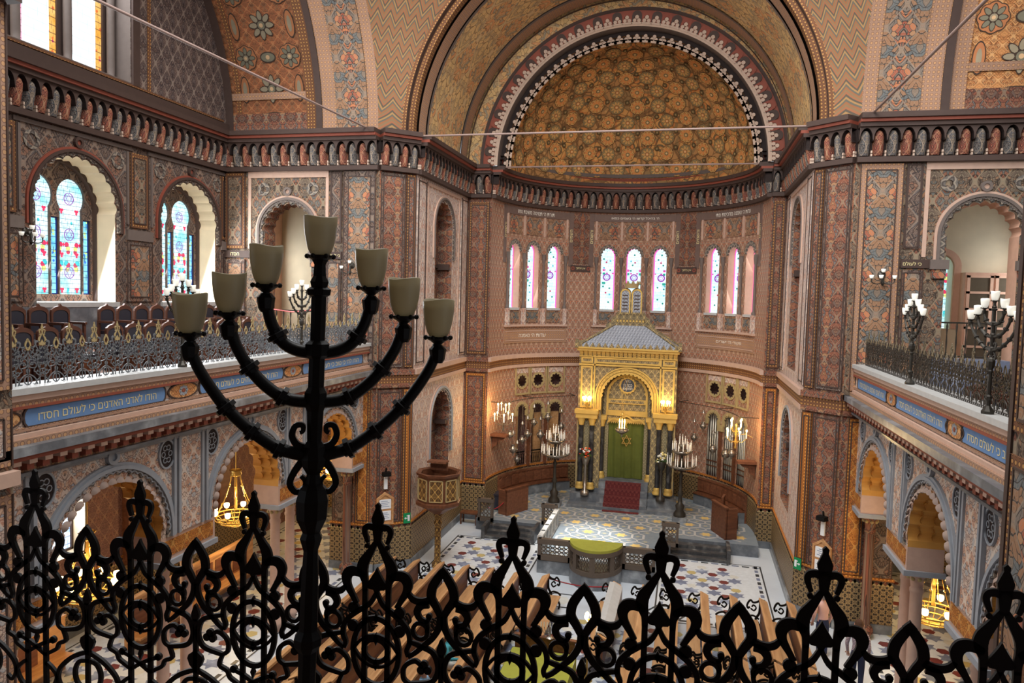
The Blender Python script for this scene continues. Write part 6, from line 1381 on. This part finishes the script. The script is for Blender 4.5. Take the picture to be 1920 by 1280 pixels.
# ------------------------------------------------------------------ gallery seats
def seat_master(name,label,wood_,lea):
    t=thing(name,label,'chair',(0,0,0)); f=frame((0,0,0),(0,1,0),(1,0,0)); w=.186
    pf=[(-w,.3),(-w,.66),(-w*.95,.7),(-w*.6,.745),(-w*.15,.765),(0,.8),(w*.15,.765),(w*.6,.745),(w*.95,.7),(w,.66),(w,.3)]
    pi_=[(-w+.035,.33),(-w+.035,.62)]+[((w-.035)*math.cos(PI-PI*i/10),.62+.08*math.sin(PI*i/10)) for i in range(1,10)]+[(w-.035,.62),(w-.035,.33)]
    b=MB(); b.panel(f,pf,[pi_],.0,0); b.panel(f,pf,[],-.04,0); b.strip(f,pf,-.04,0,0,True); b.build('backrest',M[wood_],t)
    b=MB(); b.panel(f,pi_,[],-.01,0); b.build('back_pad',M[lea],t)
    b=MB(); b.box(0,.3,-w+.02,w-.02,.26,.32); b.build('seat',M[lea],t)
    for s_ in (-1,1):
        b=MB(); b.box(-.02,.3,s_*w-.02,s_*w+.02,.0,.05); b.box(.26,.3,s_*w-.02,s_*w+.02,0,.46); b.box(-.02,.32,s_*w-.025,s_*w+.025,.46,.5); b.box(-.03,.01,s_*w-.02,s_*w+.02,0,.5); b.build('side_frame',M[wood_],t)
    return t
M['chairw']=wood('walnut_chair_wood',(78,48,38),(104,66,50))
sm=seat_master('gallery_chair','','chairw','leather'); ns=0
LY=[8.85,9.27,9.69,10.11,11.11,11.54,11.97,12.4,12.83,13.55,13.98,14.41,14.84]
WH={0:'first',1:'second',2:'third',3:'fourth'}
for i,y in enumerate(LY):
    blk,kk,nb=(('left of the aisle gap',i,4) if i<4 else ('right of the aisle gap',i-4,5) if i<9 else ('below the far gallery corner',i-9,4))
    lb='dark leather back row chair, left gallery, %s of %d %s'%(['first','second','third','fourth','fifth'][kk],nb,blk)
    if ns==0: sm.location=(-10.1,y,5.28); sm['label']=lb; sm['group']='back row chairs of the left gallery'
    else: dup(sm,(-10.1,y,5.28),0,lb,'back row chairs of the left gallery')
    ns+=1
FY=[8.2,8.64,9.08,9.52,10.4,10.84,11.28,11.72,12.16,12.9,13.34,13.78,14.22]
for i,y in enumerate(FY):
    dup(sm,(-9.3,y,5.0),0,'front row leather chair behind the left gallery railing, number %s from the near end'%['one','two','three','four','five','six','seven','eight','nine','ten','eleven','twelve','thirteen'][i],'front row chairs of the left gallery')
for i,y in enumerate([10.6,11.05,11.5,11.95]): dup(sm,(4.35,y,4.75),PI,'black backed chair in the row by the right gallery railing, %s from the far end'%['fourth','third','second','first'][i],'railing row chairs of the right gallery')
for i,y in enumerate([10.9,11.35,11.8,12.25]): dup(sm,(5.2,y,5.0),PI,'black backed chair, raised back row of the right gallery, %s from far end'%['fourth','third','second','first'][i],'raised row chairs of the right gallery')
# striped tape, paper, cup on the left gallery
b=MB(); b.tube([(-9.6,15.52,5.96),(-9.0,15.52,5.9),(-8.5,15.52,5.96)],.015,6); tag(b.build('barrier_tape',plain('pink_tape',(226,120,120),.6)),'pink and white barrier tape before the arched niche of the left gallery','tape')
b=MB(); b.box(-.02,.02,-.09,.09,0,.2); tag(b.build('paper_notice',M['paper'],None,None,(-7.2,12.2,5.275)),'white paper notice by the candelabrum before the arched niche','paper')
b=MB(); b.lathe([(.03,0),(.045,.14),(.04,.14),(.028,.01)],12,(0,0,0),0); tag(b.build('plastic_cup',M['paper'],None,None,(-6.98,13.15,5.27)),'clear plastic cup standing on the left gallery rail','cup')
# iron railing in the right and left gallery arches
def small_rail(label,x0,x1,y,z0,z1,n):
    t=thing('iron_balustrade',label,'railing',(x0,y,z0)); b=MB(); b.box(0,x1-x0,-.02,.02,z1-z0-.03,z1-z0); b.box(0,x1-x0,-.015,.015,.03,.05); b.build('rails',M['bronze'],t)
    for i in range(n): b=MB(); x=(x1-x0)*(i+.5)/n; b.lathe([(.012,0),(.022,.06),(.01,.12),(.016,.3),(.01,.45),(.02,z1-z0-.08),(.01,z1-z0-.03)],8,(x,0,0),0); b.build('baluster',M['bronze'],t)
small_rail('iron balustrade in the arch at the right gallery end before the blue window',4.55,5.7,15.55,5.45,6.14,7); small_rail('iron balustrade in the arch at the left gallery end',-9.7,-8.4,15.55,5.3,5.95,7)
mb=MB(); mb.box(4.5,5.8,15.3,15.75,4.7,5.45); mb.build('trim_ledge_right',M['bluem'],None,'structure'); mb=MB(); mb.box(-9.75,-8.3,15.3,15.75,4.7,5.3); mb.build('trim_ledge_left',M['grey'],None,'structure')
# pink glazed cabinet in the right side room
t=thing('glazed_cabinet','tall pink painted cabinet with glazed doors behind the right gallery arch','cabinet',(6.2,17.6,4.72)); b=MB(); b.box(-.5,.6,-.05,.25,0,2.45); b.build('body',M['creamp'],t)
for k in range(2):
    x0=-.47+.54*k; b=MB(); b.box(x0,x0+.06,-.09,-.05,.1,2.4); b.box(x0+.44,x0+.5,-.09,-.05,.1,2.4)
    for z in (.1,.85,1.25,1.65,2.0,2.34): b.box(x0,x0+.5,-.09,-.05,z,z+.05)
    d=b.build('door',M['creamp'],t); b=MB(); b.box(x0+.06,x0+.44,-.07,-.06,.12,2.36); b.build('glass',plain('dim_cabinet_glass',(96,84,70),.2,spec=.5),d)
# ------------------------------------------------------------------ visitors
def person(label,loc,rz,J,colors,hair,seated=False):
    """one skinned body; joints J = name:(x,y,z,r); chains of names"""
    me=bpy.data.meshes.new('body'); names=list(J); chains=[('pelvis','waist','chest','neck','head','crown'),('chest','shl','ell','wrl','hal'),('chest','shr','elr','wrr','har'),('pelvis','hipl','knl','anl','tol'),('pelvis','hipr','knr','anr','tor')]
    E_=[]; 
    for c in chains: E_+= [(names.index(a),names.index(b)) for a,b in zip(c,c[1:])]
    me.from_pydata([J[n][:3] for n in names],E_,[]); tmp=bpy.data.objects.new('body',me); COL.objects.link(tmp)
    md=tmp.modifiers.new('s','SKIN'); 
    for i,n in enumerate(names): me.skin_vertices[0].data[i].radius=(J[n][3],J[n][3]*(.85 if n in('chest','waist','pelvis') else 1)); me.skin_vertices[0].data[i].use_root=(n=='pelvis')
    tmp.modifiers.new('d','SUBSURF').levels=2; dg=bpy.context.evaluated_depsgraph_get(); m2=bpy.data.meshes.new_from_object(tmp.evaluated_get(dg)); bpy.data.objects.remove(tmp)
    m2.materials.clear(); [m2.materials.append(c) for c in colors]
    seg=[(Vector(J[a][:3]),Vector(J[b][:3]),a) for c in chains for a,b in zip(c,c[1:])]
    for p in m2.polygons:
        c=p.center; best=min(seg,key=lambda s_:((c-s_[0]-(s_[1]-s_[0])*max(0,min(1,(c-s_[0]).dot(s_[1]-s_[0])/(s_[1]-s_[0]).length_squared))).length)); n=best[2]
        p.material_index=0 if n in('neck','head','wrl','wrr') else 3 if n in('anl','anr') else 2 if n in('pelvis','hipl','hipr','knl','knr') and not(n=='pelvis' and c.z>J['pelvis'][2]+.04) else 1; p.use_smooth=True
    t=thing('person',label,'person',loc,rz); o=bpy.data.objects.new('body',m2); COL.objects.link(o); o.parent=t
    hd=Vector(J['head'][:3]); r=J['head'][3]; b=MB()
    b.lathe([(r*1.12*math.sin(PI*i/10)+.001,-r*1.25*math.cos(PI*i/10)) for i in range(4,11)],14,hd+Vector((0,.02,.025)),0)
    b.lathe([(r*1.05,-r*.9),(r*1.12,0),(r*.6,r)],12,hd+Vector((0,.035,.0)),0,True,None,.15*PI,.85*PI); b.build('hair',hair,t)
    b=MB(); 
    for s_ in (-1,1): b.ball(hd+Vector((s_*r*.42,-r*.93,.005)),.008,0,5)
    b.build('eyes',M['iron'],t); b=MB(); b.ball(hd+Vector((0,-r*1.02,-.015)),.014,0,6,1.3); 
    for s_ in (-1,1): b.ball(hd+Vector((s_*r*1.0,0,-.005)),.018,0,6,1.4)
    b.tube([hd+Vector((-.022,-r*.92,-.05)),hd+Vector((.022,-r*.92,-.05))],.006,5); b.build('face_features',colors[0],t)
    for sname in ('l','r'):          # five short bent fingers on each hand
        w=Vector(J['wr'+sname][:3]); h=Vector(J['ha'+sname][:3]); d=(h-w).normalized(); sdv=d.cross(Vector((0,0,1))); sdv=sdv.normalized() if sdv.length>.1 else Vector((1,0,0)); dn=sdv.cross(d)
        b=MB()
        for k in range(4): 
            q=h+sdv*(k-1.5)*.014; l=(.04,.05,.047,.036)[k]; b.tube([q,q+d*l*.5,q+d*l*.85-Vector((0,0,.012)),q+d*l*.95-Vector((0,0,.026))],[.0075,.007,.006,.004],6)
        q=h-sdv*.026-d*.02; b.tube([q,q-sdv*.016+d*.018,q-sdv*.016+d*.038],[.008,.0075,.005],6); b.build('hand_fingers',colors[0],t)
    return t
SK=plain('skin',(206,160,136),.6,wear=0)
cm=lambda n,c:plain(n,c,.85)
def stripes():
    g=G('striped_shirt',.85); u=g.n('ShaderNodeTexCoord').outputs['Object']; x=g.n('ShaderNodeSeparateXYZ'); g.L.new(u,x.inputs[0]); f=g.m('GREATER_THAN',g.m('FRACT',g.m('MULTIPLY',x.outputs[2],28.)),.5); g.color(g.mix(f,lin((196,176,180)),lin((120,110,122)))); return g.mat
ST=dict(pelvis=(0,0,.66,.085),waist=(0,0,.78,.08),chest=(0,0,.93,.1),neck=(0,-.005,1.05,.035),head=(0,-.015,1.14,.062),crown=(0,-.005,1.2,.045),shl=(-.13,0,.99,.042),ell=(-.17,.01,.8,.033),wrl=(-.16,-.06,.64,.024),hal=(-.155,-.08,.595,.024),shr=(.13,0,.99,.042),elr=(.17,.01,.8,.033),wrr=(.16,-.06,.64,.024),har=(.155,-.08,.595,.024),hipl=(-.06,0,.6,.07),knl=(-.065,-.01,.33,.05),anl=(-.065,.02,.06,.035),tol=(-.07,-.09,.025,.03),hipr=(.06,0,.6,.07),knr=(.065,-.01,.33,.05),anr=(.065,.02,.06,.035),tor=(.07,-.09,.025,.03))
SI=dict(pelvis=(0,0,.36,.09),waist=(0,-.01,.48,.082),chest=(0,-.02,.64,.1),neck=(0,-.03,.76,.035),head=(0,-.05,.85,.062),crown=(0,-.04,.91,.045),shl=(-.13,-.02,.7,.042),ell=(-.16,-.08,.53,.033),wrl=(-.08,-.24,.5,.024),hal=(-.06,-.28,.5,.024),shr=(.13,-.02,.7,.042),elr=(.16,-.08,.53,.033),wrr=(.08,-.24,.5,.024),har=(.06,-.28,.5,.024),hipl=(-.06,-.04,.36,.072),knl=(-.07,-.3,.36,.052),anl=(-.07,-.3,.07,.035),tol=(-.07,-.4,.025,.03),hipr=(.06,-.04,.36,.072),knr=(.07,-.3,.36,.052),anr=(.07,-.3,.07,.035),tor=(.07,-.4,.025,.03))
person('person in a pale blue top seated in the left pews holding a leaflet',(-3.62,10.0,0),PI/2,SI,[SK,cm('pale_blue_cloth',(140,176,206)),cm('denim',(60,80,124)),M['leather']],cm('chestnut_hair',(96,56,36)))
b=MB(); b.box(.26,.3,-.09,.09,.46,.6); lf=b.build('leaflet',plain('blue_leaflet',(80,120,190),.6,wear=.5,scale=30),None,None,(-3.62,10.0,0)); tag(lf,'blue printed leaflet held by the seated person in pale blue','leaflet')
person('person in a turquoise top and pale patterned clothes seated further forward in the left pews',(-3.62,11.2,0),PI/2,SI,[SK,cm('turquoise_cloth',(70,150,160)),M['goldgrey'] if False else cm('patterned_cloth',(210,206,196)),M['leather']],cm('dark_hair',(50,36,30)))
person('person in a striped shirt standing by the right arcade columns',(2.95,12.9,0),PI*.9,ST,[SK,stripes(),cm('navy_trousers',(40,46,70)),M['leather']],cm('brown_hair',(86,60,44)))
person('person in a pale pink shirt and dark blue trousers standing before the right pier',(2.6,14.05,0),PI*1.1,ST,[SK,cm('pink_shirt',(206,168,160)),cm('dark_blue_cloth',(36,44,74)),M['leather']],cm('grey_hair',(120,110,104)))
# ------------------------------------------------------------------ camera, light, render settings
cam=bpy.data.cameras.new('camera'); co=bpy.data.objects.new('camera',cam); COL.objects.link(co)
cam.sensor_width=36.; cam.sensor_fit='HORIZONTAL'; cam.lens=1380.*36/1920; cam.clip_start=.05; cam.clip_end=200
yaw,pitch,roll=math.radians(13.417),math.radians(3.5),math.radians(1.536)
f=Vector((-math.sin(yaw)*math.cos(pitch),math.cos(yaw)*math.cos(pitch),-math.sin(pitch))); r0=f.cross(Vector((0,0,1))).normalized(); u0=r0.cross(f)
rr=r0*math.cos(roll)+u0*math.sin(roll); uu=-r0*math.sin(roll)+u0*math.cos(roll)
R=Matrix((rr,uu,-f)).transposed(); co.matrix_world=Matrix.Translation((0,0,EYE*S))@R.to_4x4()
sc.camera=co
def lamp(name,kind,loc,energy,col=(1,1,1),size=.2,size_y=None,rot=None,label=None,spread=None):
    l=bpy.data.lights.new(name,kind); l.energy=energy; l.color=col
    if kind=='AREA':
        l.size=size*S
        if size_y: l.shape='RECTANGLE'; l.size_y=size_y*S
        if spread: l.spread=spread
    elif kind=='POINT': l.shadow_soft_size=size*S
    o=bpy.data.objects.new(name,l); COL.objects.link(o); o.location=loc
    if rot is not None: o.rotation_euler=rot
    return o
def aim(o,t): d=Vector(t)-Vector(o.location); o.rotation_euler=d.to_track_quat('-Z','Y').to_euler()
DAY=(.93,.97,1.); WARM=(1.,.66,.3)
# daylight through the windows
for y in (11.1,14.15):
    o=lamp('window_light','AREA',(-11.05,y,7.2),260,DAY,1.5,2.2); aim(o,(-5,y-1.5,5.2))
o=lamp('window_light','AREA',(-11.05,10.3,12),420,DAY,3.6,3.); aim(o,(-3,12,5))
o=lamp('window_light','AREA',(mx(-11.05),10.3,12),420,DAY,3.6,3.); aim(o,(-3.,12,6))
for g in GW:
    a=math.radians(g); o=lamp('window_light','AREA',(XA+(RA-.02)*math.sin(a),YA+(RA-.02)*math.cos(a),7.05),28,DAY,1.6,1.8); aim(o,(XA,16.,4.))
o=lamp('window_light','AREA',(-10.9,10.55,2.3),60,DAY,1.2,1.5); aim(o,(-7,10.5,1))
for sx,y in ((mx(-10.85),16.9),(-10.85,16.9)):
    o=lamp('window_light','AREA',(sx,y,7.),60,DAY,.8,1.8); aim(o,(C,y,6.5))
# daylight through the drum windows high over the crossing
o=lamp('dome_light','AREA',(-1.9,8.6,19.),2600,(1.,.97,.93),7.,7.); aim(o,(-1.9,10.5,0))
o=lamp('window_light','AREA',(C,-2.4,14.2),2600,(1.,.96,.92),6.,4.); aim(o,(C,20,7))  # added fill lamp high behind the camera, no window modelled there
o=lamp('dome_sunbeam','SPOT',(-3.2,6.5,18.5),60000,(1.,.97,.9)); o.data.spot_size=math.radians(7.5); o.data.spot_blend=.8; o.data.shadow_soft_size=.3; aim(o,(-2.35,18.3,.3))
for p,e in LAMPS: lamp('lamp_light','POINT',p,e,WARM,.12)
w=bpy.data.worlds.new('World'); sc.world=w; w.use_nodes=True; bg=w.node_tree.nodes['Background']; bg.inputs[0].default_value=(.86,.93,1.,1); bg.inputs[1].default_value=.55
# scale plan units to metres
done=set()
for o in list(sc.objects):
    if o is co: continue
    o.location=[v*S for v in o.location]
    if o.type=='MESH' and o.data.name not in done:
        done.add(o.data.name); o.data.transform(Matrix.Scale(S,4))
sc.view_settings.view_transform='Standard'; sc.view_settings.look='None'; sc.view_settings.gamma=1; sc.view_settings.use_curve_mapping=False
sc.view_settings.exposure=0.62
cy=sc.cycles; cy.max_bounces=6; cy.diffuse_bounces=3; cy.glossy_bounces=2; cy.transmission_bounces=3; cy.transparent_max_bounces=4; cy.sample_clamp_indirect=4.; cy.caustics_reflective=False; cy.caustics_refractive=False; cy.use_denoising=True
